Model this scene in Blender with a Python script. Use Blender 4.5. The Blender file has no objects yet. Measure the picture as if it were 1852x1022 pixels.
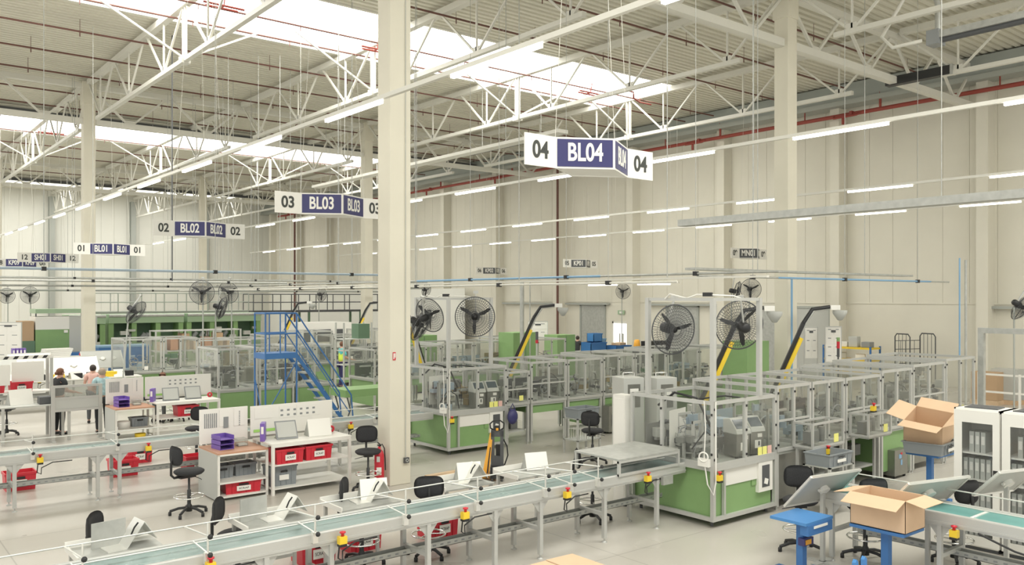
import bpy, math, random
from mathutils import Vector, Matrix
random.seed(7)
SC = bpy.context.scene
COL = SC.collection
PI = math.pi

# ---------------------------------------------------------------- camera, sky, exposure
CAM_H, FPX, HORIZON = 3.5, 1522.0, 537.5
YAW = math.atan2(1236.0, FPX)            # the view turns from +Y towards +X
cam = bpy.data.cameras.new('camera')
cam.sensor_fit = 'HORIZONTAL'; cam.sensor_width = 36.0
cam.lens = FPX / 1852.0 * 36.0
cam.shift_y = (HORIZON - 511.0) / 1852.0
cam.clip_start = 0.05; cam.clip_end = 400
camo = bpy.data.objects.new('camera', cam); COL.objects.link(camo)
camo.location = (0, 0, CAM_H); camo.rotation_euler = (PI/2, 0, -YAW)
SC.camera = camo

world = bpy.data.worlds.new('sky'); SC.world = world; world.use_nodes = True
wn = world.node_tree.nodes; wl = world.node_tree.links
wn['Background'].inputs[0].default_value = (1.0, 0.985, 0.93, 1)
wn['Background'].inputs[1].default_value = 0.95

# daylight comes in through four rooflight strips (their glowing sheets are built with the roof) and from the open side behind the camera
SKY_Y = [(-0.6, 4.1), (23.4, 28.1), (47.4, 52.1), (71.4, 76.1)]
SKY_GLOW = [5.4, 5.2, 4.6, 3.6]
SC.view_settings.view_transform = 'Standard'
SC.view_settings.look = 'None'
SC.view_settings.exposure = 0.33
SC.view_settings.gamma = 1.0
SC.view_settings.use_curve_mapping = False
SC.cycles.transparent_max_bounces = 40
SC.cycles.max_bounces = 8
SC.cycles.diffuse_bounces = 4

# ---------------------------------------------------------------- measuring aids: photo pixel -> place at a known height / plane
_S, _C = math.sin(YAW), math.cos(YAW)
def ray(u): return FPX*_S + _C*(u-926), FPX*_C - _S*(u-926)
def at(u, v, z=0.0):
    t = (z-CAM_H)/(HORIZON-v); a, b = ray(u); return a*t, b*t
def Xon(u, Y): a, b = ray(u); return a*Y/b
def Yon(u, X): a, b = ray(u); return b*X/a
def Zat(u, v, Y): a, b = ray(u); return CAM_H + Y/b*(HORIZON-v)

# ---------------------------------------------------------------- materials
M = {}
def mat(name, col, rough=0.5, metal=0.0, noise=0.0, scale=3.0, spec=0.5, emit=0.0, bump=0.0, nrough=0.0):
    m = bpy.data.materials.new(name); m.use_nodes = True
    nt = m.node_tree; b = nt.nodes['Principled BSDF']
    c = (col[0], col[1], col[2], 1)
    b.inputs['Base Color'].default_value = c
    b.inputs['Roughness'].default_value = rough
    b.inputs['Metallic'].default_value = metal
    b.inputs['Specular IOR Level'].default_value = spec
    if emit:
        b.inputs['Emission Color'].default_value = c; b.inputs['Emission Strength'].default_value = emit
    if noise or bump or nrough:
        tc = nt.nodes.new('ShaderNodeTexCoord'); n = nt.nodes.new('ShaderNodeTexNoise')
        n.inputs['Scale'].default_value = scale; n.inputs['Detail'].default_value = 4
        nt.links.new(tc.outputs['Object'], n.inputs['Vector'])
        if noise:
            r = nt.nodes.new('ShaderNodeMapRange')
            r.inputs['From Min'].default_value = .3; r.inputs['From Max'].default_value = .7
            r.inputs['To Min'].default_value = 1-noise; r.inputs['To Max'].default_value = 1+noise
            mx = nt.nodes.new('ShaderNodeVectorMath'); mx.operation = 'SCALE'
            mx.inputs[0].default_value = col[:3]
            nt.links.new(n.outputs['Fac'], r.inputs['Value']); nt.links.new(r.outputs[0], mx.inputs['Scale'])
            nt.links.new(mx.outputs[0], b.inputs['Base Color'])
        if nrough:
            r2 = nt.nodes.new('ShaderNodeMapRange')
            r2.inputs['To Min'].default_value = rough-nrough; r2.inputs['To Max'].default_value = rough+nrough
            nt.links.new(n.outputs['Fac'], r2.inputs['Value']); nt.links.new(r2.outputs[0], b.inputs['Roughness'])
        if bump:
            bp = nt.nodes.new('ShaderNodeBump'); bp.inputs['Strength'].default_value = bump
            nt.links.new(n.outputs['Fac'], bp.inputs['Height']); nt.links.new(bp.outputs[0], b.inputs['Normal'])
    M[name] = m
    return m

def glassmat(name, tint, gloss, rough=0.05, haze=0.0):
    """thin clear sheet: mostly lets light through, reflects a little, a touch of haze"""
    m = bpy.data.materials.new(name); m.use_nodes = True; nt = m.node_tree; nt.nodes.clear()
    out = nt.nodes.new('ShaderNodeOutputMaterial')
    tr = nt.nodes.new('ShaderNodeBsdfTransparent'); tr.inputs[0].default_value = (*tint, 1)
    gl = nt.nodes.new('ShaderNodeBsdfGlossy'); gl.inputs['Roughness'].default_value = rough
    lw = nt.nodes.new('ShaderNodeLayerWeight'); lw.inputs['Blend'].default_value = .5
    fr = nt.nodes.new('ShaderNodeMath'); fr.operation = 'POWER'; fr.inputs[1].default_value = 5.0
    nt.links.new(lw.outputs['Facing'], fr.inputs[0])
    ad = nt.nodes.new('ShaderNodeMath'); ad.operation = 'ADD'; ad.inputs[1].default_value = gloss; ad.use_clamp = True
    nt.links.new(fr.outputs[0], ad.inputs[0])
    mx = nt.nodes.new('ShaderNodeMixShader')
    nt.links.new(ad.outputs[0], mx.inputs[0]); nt.links.new(tr.outputs[0], mx.inputs[1]); nt.links.new(gl.outputs[0], mx.inputs[2])
    last = mx
    if haze:
        df = nt.nodes.new('ShaderNodeBsdfDiffuse'); df.inputs[0].default_value = (.75, .75, .72, 1)
        m2 = nt.nodes.new('ShaderNodeMixShader'); m2.inputs[0].default_value = haze
        nt.links.new(mx.outputs[0], m2.inputs[1]); nt.links.new(df.outputs[0], m2.inputs[2]); last = m2
    nt.links.new(last.outputs[0], out.inputs[0])
    M[name] = m; return m

mat('concrete_wall', (.755, .73, .635), .7, noise=.03, scale=.6)
mat('white_wall', (.80, .80, .74), .6, noise=.02, scale=.5)
mat('column_paint', (.72, .69, .58), .6, noise=.03, scale=1.2)
mat('deck', (.72, .70, .60), .5, noise=.04, scale=.4)
mat('steel_white', (.72, .71, .645), .45)
mat('steel_grey', (.40, .42, .39), .5)
mat('machine_grey', (.21, .215, .20), .5)
mat('brass', (.42, .33, .18), .4, metal=.5)
mat('duct_grey', (.36, .39, .37), .5, noise=.06, scale=.8)
mat('pipe_red', (.32, .06, .045), .5)
mat('pipe_brown', (.16, .07, .055), .5)
mat('pipe_pale', (.38, .47, .55), .4)
mat('pipe_blue', (.22, .40, .60), .4)
mat('alu', (.54, .545, .52), .4, metal=.3)
mat('alu_bright', (.80, .80, .76), .3, metal=.5)
mat('galv', (.47, .48, .455), .45, metal=.4, noise=.1, scale=8)
mat('stainless', (.28, .28, .255), .3, metal=.7, noise=.06, scale=6)
mat('white_metal', (.82, .81, .76), .4)
mat('white_plastic', (.86, .85, .80), .45)
mat('paper', (.86, .85, .80), .6)
mat('black_plastic', (.022, .023, .024), .45)
mat('black_fabric', (.03, .031, .034), .85, noise=.15, scale=60)
mat('dark_grey', (.09, .095, .1), .5)
mat('mid_grey', (.27, .285, .29), .5)
mat('crate_grey', (.25, .275, .29), .5)
mat('light_grey', (.52, .53, .50), .5)
mat('green', (.235, .39, .16), .45, noise=.04, scale=3)
mat('green_pale', (.36, .50, .33), .45)
mat('green_dark', (.13, .22, .14), .5)
mat('belt_teal', (.24, .335, .325), .25, noise=.10, scale=1.5, nrough=.08)
mat('belt_green', (.13, .33, .31), .35, noise=.06, scale=2)
mat('red', (.62, .03, .05), .4)
mat('red_dark', (.36, .03, .04), .5)
mat('yellow', (.85, .60, .04), .45)
mat('orange', (.86, .42, .05), .45)
mat('blue', (.05, .17, .42), .45)
mat('blue_bright', (.07, .24, .54), .4)
mat('navy', (.045, .045, .155), .4)
mat('purple', (.19, .11, .44), .4)
mat('wood_top', (.56, .31, .20), .45, noise=.05, scale=4)
mat('wood', (.66, .49, .32), .7, noise=.12, scale=6)
mat('cardboard', (.66, .47, .31), .8, noise=.03, scale=5)
mat('cardboard_in', (.52, .36, .22), .8)
mat('skin', (.62, .37, .28), .5)
mat('hair_brown', (.16, .07, .04), .7)
mat('hair_grey', (.38, .31, .24), .7)
mat('hair_dark', (.03, .02, .018), .6)
mat('cloth_black', (.03, .033, .036), .85)
mat('cloth_blue', (.42, .60, .64), .85, noise=.25, scale=14)
mat('cloth_teal', (.12, .55, .58), .8)
mat('hivis', (.75, .95, .12), .7)
mat('cloth_pink', (.75, .48, .42), .8)
mat('chrome', (.8, .8, .78), .15, metal=1.0)
mat('screen', (.075, .10, .12), .2)
mat('screen_lit', (.62, .60, .62), .3)
mat('sticker_yellow', (.85, .83, .25), .5)
mat('sticker_green', (.40, .72, .18), .5)
mat('led', (1, .97, .88), .5, emit=6.0)
mat('door_light', (1, .98, .9), .5, emit=1.6)
mat('mesh_shade', (.55, .53, .45), .7)
mat('sign_white', (.86, .85, .80), .5)
mat('text_dark', (.05, .055, .05), .5)
glassmat('clear', (.955, .96, .95), .015, .05, .03)
glassmat('clear_hazy', (.80, .82, .80), .03, .12, .16)
for _i, _g in enumerate(SKY_GLOW): mat('rooflight_sheet_%d' % _i, (1, .985, .93), .6, emit=_g)
glassmat('cabinet_glass', (.92, .93, .93), .03, .05, .03)

def floor_mat():
    m = bpy.data.materials.new('floor_resin'); m.use_nodes = True; nt = m.node_tree; b = nt.nodes['Principled BSDF']
    tc = nt.nodes.new('ShaderNodeTexCoord')
    n = nt.nodes.new('ShaderNodeTexNoise'); n.inputs['Scale'].default_value = .35; n.inputs['Detail'].default_value = 5
    nt.links.new(tc.outputs['Object'], n.inputs['Vector'])
    cr = nt.nodes.new('ShaderNodeMapRange'); cr.inputs['From Min'].default_value = .3; cr.inputs['From Max'].default_value = .7
    cr.inputs['To Min'].default_value = .90; cr.inputs['To Max'].default_value = 1.08
    nt.links.new(n.outputs['Fac'], cr.inputs['Value'])
    sep = nt.nodes.new('ShaderNodeSeparateXYZ'); nt.links.new(tc.outputs['Object'], sep.inputs[0])
    def joint(sock, off, pitch):
        a = nt.nodes.new('ShaderNodeMath'); a.operation = 'ADD'; a.inputs[1].default_value = -off + pitch*20
        nt.links.new(sock, a.inputs[0])
        f = nt.nodes.new('ShaderNodeMath'); f.operation = 'MODULO'; f.inputs[1].default_value = pitch; nt.links.new(a.outputs[0], f.inputs[0])
        l = nt.nodes.new('ShaderNodeMath'); l.operation = 'GREATER_THAN'; l.inputs[1].default_value = .018; nt.links.new(f.outputs[0], l.inputs[0])
        r = nt.nodes.new('ShaderNodeMapRange'); r.inputs['To Min'].default_value = .72; nt.links.new(l.outputs[0], r.inputs['Value'])
        return r.outputs[0]
    j1 = joint(sep.outputs['Y'], 14.0, 6.05); j2 = joint(sep.outputs['X'], 1.9, 6.4)
    p = nt.nodes.new('ShaderNodeMath'); p.operation = 'MULTIPLY'; nt.links.new(j1, p.inputs[0]); nt.links.new(j2, p.inputs[1])
    q = nt.nodes.new('ShaderNodeMath'); q.operation = 'MULTIPLY'; nt.links.new(p.outputs[0], q.inputs[0]); nt.links.new(cr.outputs[0], q.inputs[1])
    s = nt.nodes.new('ShaderNodeVectorMath'); s.operation = 'SCALE'; s.inputs[0].default_value = (.55, .525, .475)
    nt.links.new(q.outputs[0], s.inputs['Scale']); nt.links.new(s.outputs[0], b.inputs['Base Color'])
    b.inputs['Roughness'].default_value = .22
    n2 = nt.nodes.new('ShaderNodeTexNoise'); n2.inputs['Scale'].default_value = .7; nt.links.new(tc.outputs['Object'], n2.inputs['Vector'])
    r2 = nt.nodes.new('ShaderNodeMapRange'); r2.inputs['To Min'].default_value = .24; r2.inputs['To Max'].default_value = .34
    nt.links.new(n2.outputs['Fac'], r2.inputs['Value']); nt.links.new(r2.outputs[0], b.inputs['Roughness'])
    M['floor'] = m
floor_mat()

# ---------------------------------------------------------------- mesh helpers
def V(*a): return Vector(a)
class MB:
    def __init__(s): s.v = []; s.f = []; s.sm = []
    def add(s, vs, fs, smooth=False):
        k = len(s.v); s.v += [tuple(x) for x in vs]
        for f in fs: s.f.append(tuple(k+i for i in f)); s.sm.append(smooth)
        return s
    def bx(s, x0, x1, y0, y1, z0, z1):
        vs = [(x, y, z) for x in (x0, x1) for y in (y0, y1) for z in (z0, z1)]
        return s.add(vs, [(0, 1, 3, 2), (4, 6, 7, 5), (0, 4, 5, 1), (2, 3, 7, 6), (0, 2, 6, 4), (1, 5, 7, 3)])
    def box(s, c, d, rz=0, rx=0, ry=0):
        R = Matrix.Rotation(rz, 3, 'Z') @ Matrix.Rotation(ry, 3, 'Y') @ Matrix.Rotation(rx, 3, 'X'); c = Vector(c)
        vs = [c + R @ Vector((x*d[0]/2, y*d[1]/2, z*d[2]/2)) for x in (-1, 1) for y in (-1, 1) for z in (-1, 1)]
        return s.add(vs, [(0, 1, 3, 2), (4, 6, 7, 5), (0, 4, 5, 1), (2, 3, 7, 6), (0, 2, 6, 4), (1, 5, 7, 3)])
    def bar(s, p, q, w, h=None, up=(0, 0, 1)):
        h = h or w; p = Vector(p); q = Vector(q); d = (q-p).normalized(); u = Vector(up)
        if abs(d.dot(u)) > .98: u = Vector((1, 0, 0))
        a = d.cross(u).normalized(); b = a.cross(d).normalized()
        vs = [P + a*i*w/2 + b*j*h/2 for P in (p, q) for i, j in ((-1, -1), (1, -1), (1, 1), (-1, 1))]
        return s.add(vs, [(3, 2, 1, 0), (4, 5, 6, 7), (0, 1, 5, 4), (1, 2, 6, 5), (2, 3, 7, 6), (3, 0, 4, 7)])
    def tube(s, p, q, r, n=8, r2=None, caps=True):
        p = Vector(p); q = Vector(q); d = (q-p).normalized(); r2 = r if r2 is None else r2
        u = Vector((0, 0, 1)) if abs(d.z) < .95 else Vector((1, 0, 0))
        a = d.cross(u).normalized(); b = d.cross(a)
        vs = [P + (a*math.cos(2*PI*i/n) + b*math.sin(2*PI*i/n))*R for P, R in ((p, r), (q, r2)) for i in range(n)]
        s.add(vs, [(i, (i+1) % n, n+(i+1) % n, n+i) for i in range(n)], True)
        if caps: s.add(vs, [tuple(range(n-1, -1, -1)), tuple(range(n, 2*n))])
        return s
    def path(s, pts, r, n=6, closed=False):
        pts = [Vector(p) for p in pts]; N = len(pts); rings = []
        a = None
        for i, p in enumerate(pts):
            if closed: d = pts[(i+1) % N] - pts[i-1]
            else: d = pts[min(i+1, N-1)] - pts[max(i-1, 0)]
            d = d.normalized() if d.length > 1e-9 else Vector((0, 0, 1))
            if a is None:
                u = Vector((0, 0, 1)) if abs(d.z) < .9 else Vector((1, 0, 0)); a = d.cross(u).normalized()
            else:
                a = (a - d*a.dot(d)); a = a.normalized() if a.length > 1e-6 else d.orthogonal().normalized()
            b = d.cross(a)
            rings += [p + (a*math.cos(2*PI*k/n)+b*math.sin(2*PI*k/n))*r for k in range(n)]
        fs = []
        for i in range(N if closed else N-1):
            j = (i+1) % N
            fs += [(i*n+k, i*n+(k+1) % n, j*n+(k+1) % n, j*n+k) for k in range(n)]
        s.add(rings, fs, True)
        if not closed: s.add(rings, [tuple(range(n-1, -1, -1)), tuple(range((N-1)*n, N*n))])
        return s
    def ring(s, c, R, r, axis=(0, 0, 1), n=28, m=6):
        c = Vector(c); ax = Vector(axis).normalized(); a = ax.orthogonal().normalized(); b = ax.cross(a)
        return s.path([c + (a*math.cos(2*PI*i/n)+b*math.sin(2*PI*i/n))*R for i in range(n)], r, m, True)
    def lathe(s, c, prof, n=16, axis=(0, 0, 1)):
        c = Vector(c); ax = Vector(axis).normalized(); a = ax.orthogonal().normalized(); b = ax.cross(a)
        vs = [c + ax*z + (a*math.cos(2*PI*i/n)+b*math.sin(2*PI*i/n))*max(r, 1e-4) for r, z in prof for i in range(n)]
        fs = [(j*n+i, j*n+(i+1) % n, (j+1)*n+(i+1) % n, (j+1)*n+i) for j in range(len(prof)-1) for i in range(n)]
        return s.add(vs, fs, True)
    def ball(s, c, r, n=10, sq=(1, 1, 1)):
        m = n//2+1; c = Vector(c)
        vs = [c + Vector((math.sin(PI*j/m)*math.cos(2*PI*i/n)*r*sq[0], math.sin(PI*j/m)*math.sin(2*PI*i/n)*r*sq[1], math.cos(PI*j/m)*r*sq[2])) for j in range(m+1) for i in range(n)]
        return s.add(vs, [(j*n+i, (j+1)*n+i, (j+1)*n+(i+1) % n, j*n+(i+1) % n) for j in range(m) for i in range(n)], True)
    def slab(s, pts, th, nrm=None):
        """polygon (3D points) given thickness"""
        P = [Vector(p) for p in pts]; n = Vector(nrm).normalized() if nrm else (P[1]-P[0]).cross(P[2]-P[0]).normalized()
        k = len(P); vs = [p - n*th/2 for p in P] + [p + n*th/2 for p in P]
        return s.add(vs, [tuple(range(k-1, -1, -1)), tuple(range(k, 2*k))] + [(i, (i+1) % k, k+(i+1) % k, k+i) for i in range(k)])
    def build(s, name, m, parent=None, label=None, bevel=0, kind=None):
        me = bpy.data.meshes.new(name); me.from_pydata(s.v, [], s.f)
        me.polygons.foreach_set('use_smooth', s.sm); me.materials.append(M[m]); me.validate()
        o = bpy.data.objects.new(name, me); COL.objects.link(o)
        if parent: o.parent = parent
        if label: o['label'] = label
        if kind: o['kind'] = kind
        if bevel:
            md = o.modifiers.new('bevel', 'BEVEL'); md.width = bevel; md.segments = 2; md.limit_method = 'ANGLE'
        return o

def thing(name, label, cat, loc=(0, 0, 0), rz=0, group=None):
    o = bpy.data.objects.new(name, None); COL.objects.link(o); o.empty_display_size = .2
    o.location = loc if len(loc) == 3 else (*loc, 0); o.rotation_euler = (0, 0, rz); o['label'] = label; o['category'] = cat
    if group: o['group'] = group
    return o
def tag(o, label, cat, group=None):
    o['label'] = label; o['category'] = cat
    if group: o['group'] = group
    return o
def struct(o): o['kind'] = 'structure'; return o
KIDS = {}
def kids(o):
    return [c for c in bpy.data.objects if c.parent == o] if o.name not in KIDS else KIDS[o.name]
def dup(root, loc, rz=0, label=None, group=None, scale=None):
    r = root.copy(); COL.objects.link(r); r.location = loc if len(loc) == 3 else (*loc, 0); r.rotation_euler = (0, 0, rz)
    if scale: r.scale = scale if hasattr(scale, '__len__') else (scale,)*3
    if label: r['label'] = label
    if group: r['group'] = group
    if root.name not in KIDS:
        KIDS[root.name] = [c for c in bpy.data.objects if c.parent == root]
    for c in KIDS[root.name]:
        d = c.copy(); COL.objects.link(d); d.parent = r
        if c.name not in KIDS: KIDS[c.name] = [g for g in bpy.data.objects if g.parent == c]
        for g in KIDS[c.name]:
            e = g.copy(); COL.objects.link(e); e.parent = d
    return r
class Proto:
    """first place() uses the thing itself, later ones copies of it"""
    def __init__(s, root): s.r = root; s.used = False
    def place(s, loc, rz=0, label=None, group=None, scale=None):
        if s.used: return dup(s.r, loc, rz, label, group, scale)
        s.used = True; r = s.r; KIDS.setdefault(r.name, [c for c in bpy.data.objects if c.parent == r])
        r.location = loc if len(loc) == 3 else (*loc, 0); r.rotation_euler = (0, 0, rz)
        if scale: r.scale = scale if hasattr(scale, '__len__') else (scale,)*3
        if label: r['label'] = label
        if group: r['group'] = group
        return r
TXT = {}
def text(body, size, m, parent, loc, rot, name='lettering', sx=1.0, bold=0.0, ext=.002):
    key = (body, round(size, 4), m, round(bold, 4))
    if key not in TXT:
        c = bpy.data.curves.new(name, 'FONT'); c.body = body; c.size = size; c.align_x = 'CENTER'; c.align_y = 'CENTER'
        c.extrude = ext; c.offset = bold
        o = bpy.data.objects.new(name, c); COL.objects.link(o); bpy.context.view_layer.update()
        me = bpy.data.meshes.new_from_object(o.evaluated_get(bpy.context.evaluated_depsgraph_get()))
        bpy.data.objects.remove(o); bpy.data.curves.remove(c)
        me.materials.clear(); me.materials.append(M[m]); me.name = name; TXT[key] = me
    o = bpy.data.objects.new(name, TXT[key]); COL.objects.link(o); o.location = loc; o.rotation_euler = rot; o.scale = (sx, 1, 1)
    if parent: o.parent = parent
    return o
# ================================================================ THE HALL
XR, YB, ZD = 34.0, 80.0, 12.5
struct(MB().bx(-14, XR, -14, YB, -.2, 0).build('floor', 'floor'))

def rib_deck(y0, y1, x0, x1):
    """trapezoidal roof sheet, ribs running along X"""
    mb = MB(); y = y0; prof = []
    while y < y1-1e-6:
        for dy, z in ((0, 0), (.14, 0), (.17, .085), (.25, .085), (.28, 0)):
            if y+dy <= y1: prof.append((y+dy, ZD+z))
        y += .28
    prof.append((y1, ZD))
    n = len(prof); vs = [(x, yy, z) for x in (x0, x1) for yy, z in prof] + [(x, yy, z+.06) for x in (x0, x1) for yy, z in prof]
    fs = [(i, i+1, n+i+1, n+i) for i in range(n-1)]
    fs += [(2*n+i, 3*n+i, 3*n+i+1, 2*n+i+1) for i in range(n-1)]
    mb.add(vs, fs)
    return mb
mb = MB()
ys = [-14.0] + [q for p in SKY_Y for q in p] + [YB]
for i in range(0, len(ys), 2):
    d = rib_deck(ys[i], ys[i+1], -14, XR); mb.add(d.v, d.f)
for a, b in SKY_Y:
    d = rib_deck(a, b, 28.3, XR); mb.add(d.v, d.f)
struct(mb.build('ceiling', 'deck'))
for k, (a, b) in enumerate(SKY_Y):
    c = MB()
    c.bx(-10, 28.3, a-.12, a, ZD-.05, ZD+.22); c.bx(-10, 28.3, b, b+.12, ZD-.05, ZD+.22); c.bx(28.3, 28.42, a-.12, b+.12, ZD-.05, ZD+.22)
    struct(c.build('trim_%d' % (k+1), 'steel_white'))
    struct(MB().add([(-10, a, ZD+.19), (28.3, a, ZD+.19), (28.3, b, ZD+.19), (-10, b, ZD+.19)], [(0, 3, 2, 1)]).build('window_%d' % (k+1), 'rooflight_sheet_%d' % k))

# right wall: smooth socle, grooved cladding above, pilasters
w = MB(); w.bx(XR, XR+.3, -14, YB, 0, 3.26); w.bx(XR-.04, XR, -14, YB, 3.22, 3.27)
y = -14.0
while y < YB:
    w.bx(XR, XR+.3, y+.012, min(y+1.0, YB), 3.27, ZD+.2); w.bx(XR+.02, XR+.3, y, y+.012, 3.27, ZD+.2); y += 1.0
struct(w.build('wall_right', 'concrete_wall'))
for k in range(15):
    y0 = 13.1 - 5.93*2 + 5.93*k
    if y0 < YB-1: struct(MB().bx(XR-.62, XR, y0, y0+.42, 0, 11.7).build('wall_pilaster', 'concrete_wall'))
# eaves beam and gutter duct
struct(MB().bx(XR-.9, XR, -14, YB, 11.75, 12.45).build('trim_eaves', 'duct_grey'))
struct(MB().bx(XR-1.0, XR-.2, -14, YB, 11.55, 11.75).build('trim_gutter', 'steel_grey'))
# back wall
w = MB(); x = -14.0
while x < XR:
    w.bx(x+.02, min(x+1.05, XR), YB, YB+.3, 0, ZD+.2); w.bx(x, x+.02, YB+.03, YB+.3, 0, ZD+.2); x += 1.05
struct(w.build('wall_back', 'white_wall'))
for k in range(7):
    x = 14.5 - 12.8 + 6.47*k
    if x > XR-1: continue
    p = MB(); p.bx(x-.22, x+.22, YB-.12, YB-.08, 0, 12); p.bx(x-.22, x+.22, YB-.5, YB-.46, 0, 12)
    p.bx(x-.03, x+.03, YB-.46, YB-.12, 0, 12); p.bx(x-.22, x+.22, YB-.08, YB, 0, 12)
    struct(p.build('steel_pillar', 'steel_grey'))
# columns
CX, CY = (8.28, 21.2), (13.72, 37.8, 61.9)
for x in CX:
    for y in CY:
        c = MB(); c.bx(x-.225, x+.225, y-.225, y+.225, 0, 11.6); c.bx(x-.26, x+.26, y-.26, y+.26, 11.4, 12.3)
        struct(c.build('column', 'column_paint', bevel=.015))

# roof trusses along Y
def truss(x, y0, y1, name='roof_truss'):
    m = MB(); zb, zt = 10.6, 12.28; n = 6; L = (y1-y0)/n
    m.bar((x, y0+.2, zt), (x, y1-.2, zt), .22, .2)
    bn = [y0+L*(i+.5) for i in range(n)]
    m.bar((x, bn[0]-.5, zb), (x, bn[-1]+.5, zb), .15, .13)
    for b in bn:
        m.bar((x, b, zb), (x, b-L/2+.1, zt), .06); m.bar((x, b, zb), (x, b+L/2-.1, zt), .06); m.bar((x, b, zb), (x, b, zt), .05)
        m.box((x, b, zb+.14), (.05, .3, .16))
    c = (y0+y1)/2
    m.bar((x, c-.09, zb), (x, c-.09, zt), .08); m.bar((x, c+.09, zb), (x, c+.09, zt), .08); m.box((x, c, zb), (.26, .3, .22))
    return struct(m.build(name, 'steel_white'))
TX = [1.88, 8.28, 14.7, 21.2, 27.6]
for x in TX:
    for y0, y1 in ((-10.4, 13.72), (13.72, 37.8), (37.8, 61.9), (61.9, 79.8)):
        truss(x, y0, y1)
def girder(y, x0, x1):
    m = MB(); zb, zt = 10.7, 12.15; n = 4; L = (x1-x0)/n
    m.bar((x0+.2, y, zt), (x1-.2, y, zt), .24, .2); m.bar((x0+.2, y, zb), (x1-.2, y, zb), .24, .22)
    for i in range(n):
        b = x0+L*(i+.5)
        m.bar((b, y, zb), (b-L/2+.05, y, zt), .08); m.bar((b, y, zb), (b+L/2-.05, y, zt), .08)
        m.box((b, y, zb+.15), (.4, .05, .18)); m.box((b+L/2, y, zt-.13), (.4, .05, .16)) if i < n-1 else None
    return struct(m.build('roof_girder', 'steel_white'))
for y in CY:
    girder(y, -4.6, 8.28); girder(y, 8.28, 21.2); girder(y, 21.2, 33.6)
# inverted V struts between neighbouring trusses at mid bay, and long dark ducts along the rooflights
for y in (1.66, 25.76, 49.85, 70.85):
    for x0, x1 in zip(TX[:-1], TX[1:]):
        c = (x0+x1)/2; m = MB(); m.bar((x0, y, 10.65), (c-.3, y, 12.2), .06); m.bar((x1, y, 10.65), (c+.3, y, 12.2), .06)
        struct(m.build('roof_brace', 'steel_white'))
for k, y in enumerate((44.4, 70.3)):
    m = MB(); m.bx(-10, XR-1, y, y+.35, 12.02, 12.22); struct(m.build('trim_duct', 'dark_grey')); m = MB(); m.bx(-10, XR-1, y+.6, y+.9, 12.1, 12.4); struct(m.build('trim_purlin', 'steel_white'))
# ================================================================ OVERHEAD
def light_track(X, z, y0, y1, s, pitch, n, label, top=12.44):
    t = thing('light_track', label, 'ceiling light', (X, y0, z), 0)
    MB().bx(-.035, .035, 0, y1-y0, 0, .07).build('trunking', 'steel_white', t)
    for k in range(n):
        a = s + pitch*k - y0
        MB().bx(-.034, .034, a, a+1.95, -.055, -.002).build('led_lamp', 'led', t)
        if k % 4 == 0:
            w = MB()
            w.tube((0, a-.4, .06), (0, a-.4, top-z), .0045, 4, caps=False)
            w.build('suspension_wire', 'steel_white', t)
    return t
light_track(7.0, 6.72, 3.9, 60, 4.08, 3.96, 14, 'long slim light track crossing in front of the big white column')
light_track(15.1, 6.72, 3.6, 60, 3.72, 3.92, 14, 'long slim light track passing just right of the hanging 04 sign')
light_track(24.0, 6.72, 7.0, 60, 7.42, 4.02, 13, 'long slim light track running behind and below the 04 sign')
light_track(30.9, 6.72, 8.0, 60, 11.1, 3.87, 12, 'faint slim light track nearest the panelled side wall')
light_track(29.5, 4.12, 24.5, 33, 25.0, 3.3, 2, 'short low light track with two lamps beside the side wall doors', 12.44)

# cable trunking hung across the hall
def trunking(name, label, p, q, w, h, m='steel_white', hang=None, cat='cable tray'):
    t = thing(name, label, cat, p)
    d = Vector(q)-Vector(p)
    MB().bar((0, 0, 0), d, w, h).build('tray', m, t)
    if hang:
        n = max(2, int(d.length/4))
        for i in range(n):
            c = d*((i+.5)/n); MB().tube(c, c+V(0, 0, hang-p[2]), .01, 5).build('hanger_rod', 'galv', t)
    return t
trunking('cable_tray', 'wide grey cable tray hanging over the right side in front of the pillar', (16.6, 1.0, 5.35), (16.6, 13.7, 5.35), .30, .16, 'galv', 12.2)
trunking('cable_tray', 'flat cable tray running across above the enclosed machines at right', (14.6, 11.8, 4.12), (24.5, 11.8, 4.12), .30, .05, 'galv', 12.2)
trunking('cable_tray', 'narrow cable tray beside the air pipe over the middle of the hall', (12.6, 8.5, 3.86), (12.6, 40, 3.86), .07, .035, 'steel_white', 12.2)
def pipe(label, p, q, r, m, hang=None, blue=None):
    t = thing('air_pipe', label, 'pipe', p); d = Vector(q)-Vector(p)
    MB().tube((0, 0, 0), d, r, 8).build('pipe_run', m, t)
    n = max(2, int(d.length/3.5))
    for i in range(n):
        a = d*((i+.5)/n); MB().box(a, (.09, .09, .09)).build('coupling', 'black_plastic', t)
    if blue: MB().tube(d*blue[0], d*blue[1], r*1.15, 8).build('blue_section', 'pipe_blue', t, 'blue pipe section')
    if hang:
        for i in range(n):
            a = d*((i+.5)/n); MB().tube(a, a+V(0, 0, hang-p[2]), .008, 4).build('hanger_rod', 'galv', t)
    return t
pipe('thin blue compressed air pipe crossing in front of the left hall pillar', (-2, 21, 4.13), (13.2, 21, 4.13), .03, 'pipe_pale', 12.2)
pipe('grey air pipe crossing high behind the left hall pillar', (0, 29.5, 4.02), (13.2, 29.5, 4.02), .035, 'galv', 12.2)
pipe('upper grey air pipe in front of the bright far wall', (2, 36.5, 4.25), (24, 36.5, 4.25), .04, 'galv', 12.2)
pipe('lower grey air pipe in front of the bright far wall', (2, 36.9, 3.95), (24, 36.9, 3.95), .04, 'galv', 12.2)
pipe('lowest grey pipe stretched in front of the far wall above the fans', (3, 44, 3.82), (26, 44, 3.82), .045, 'steel_grey', 12.2)
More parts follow.
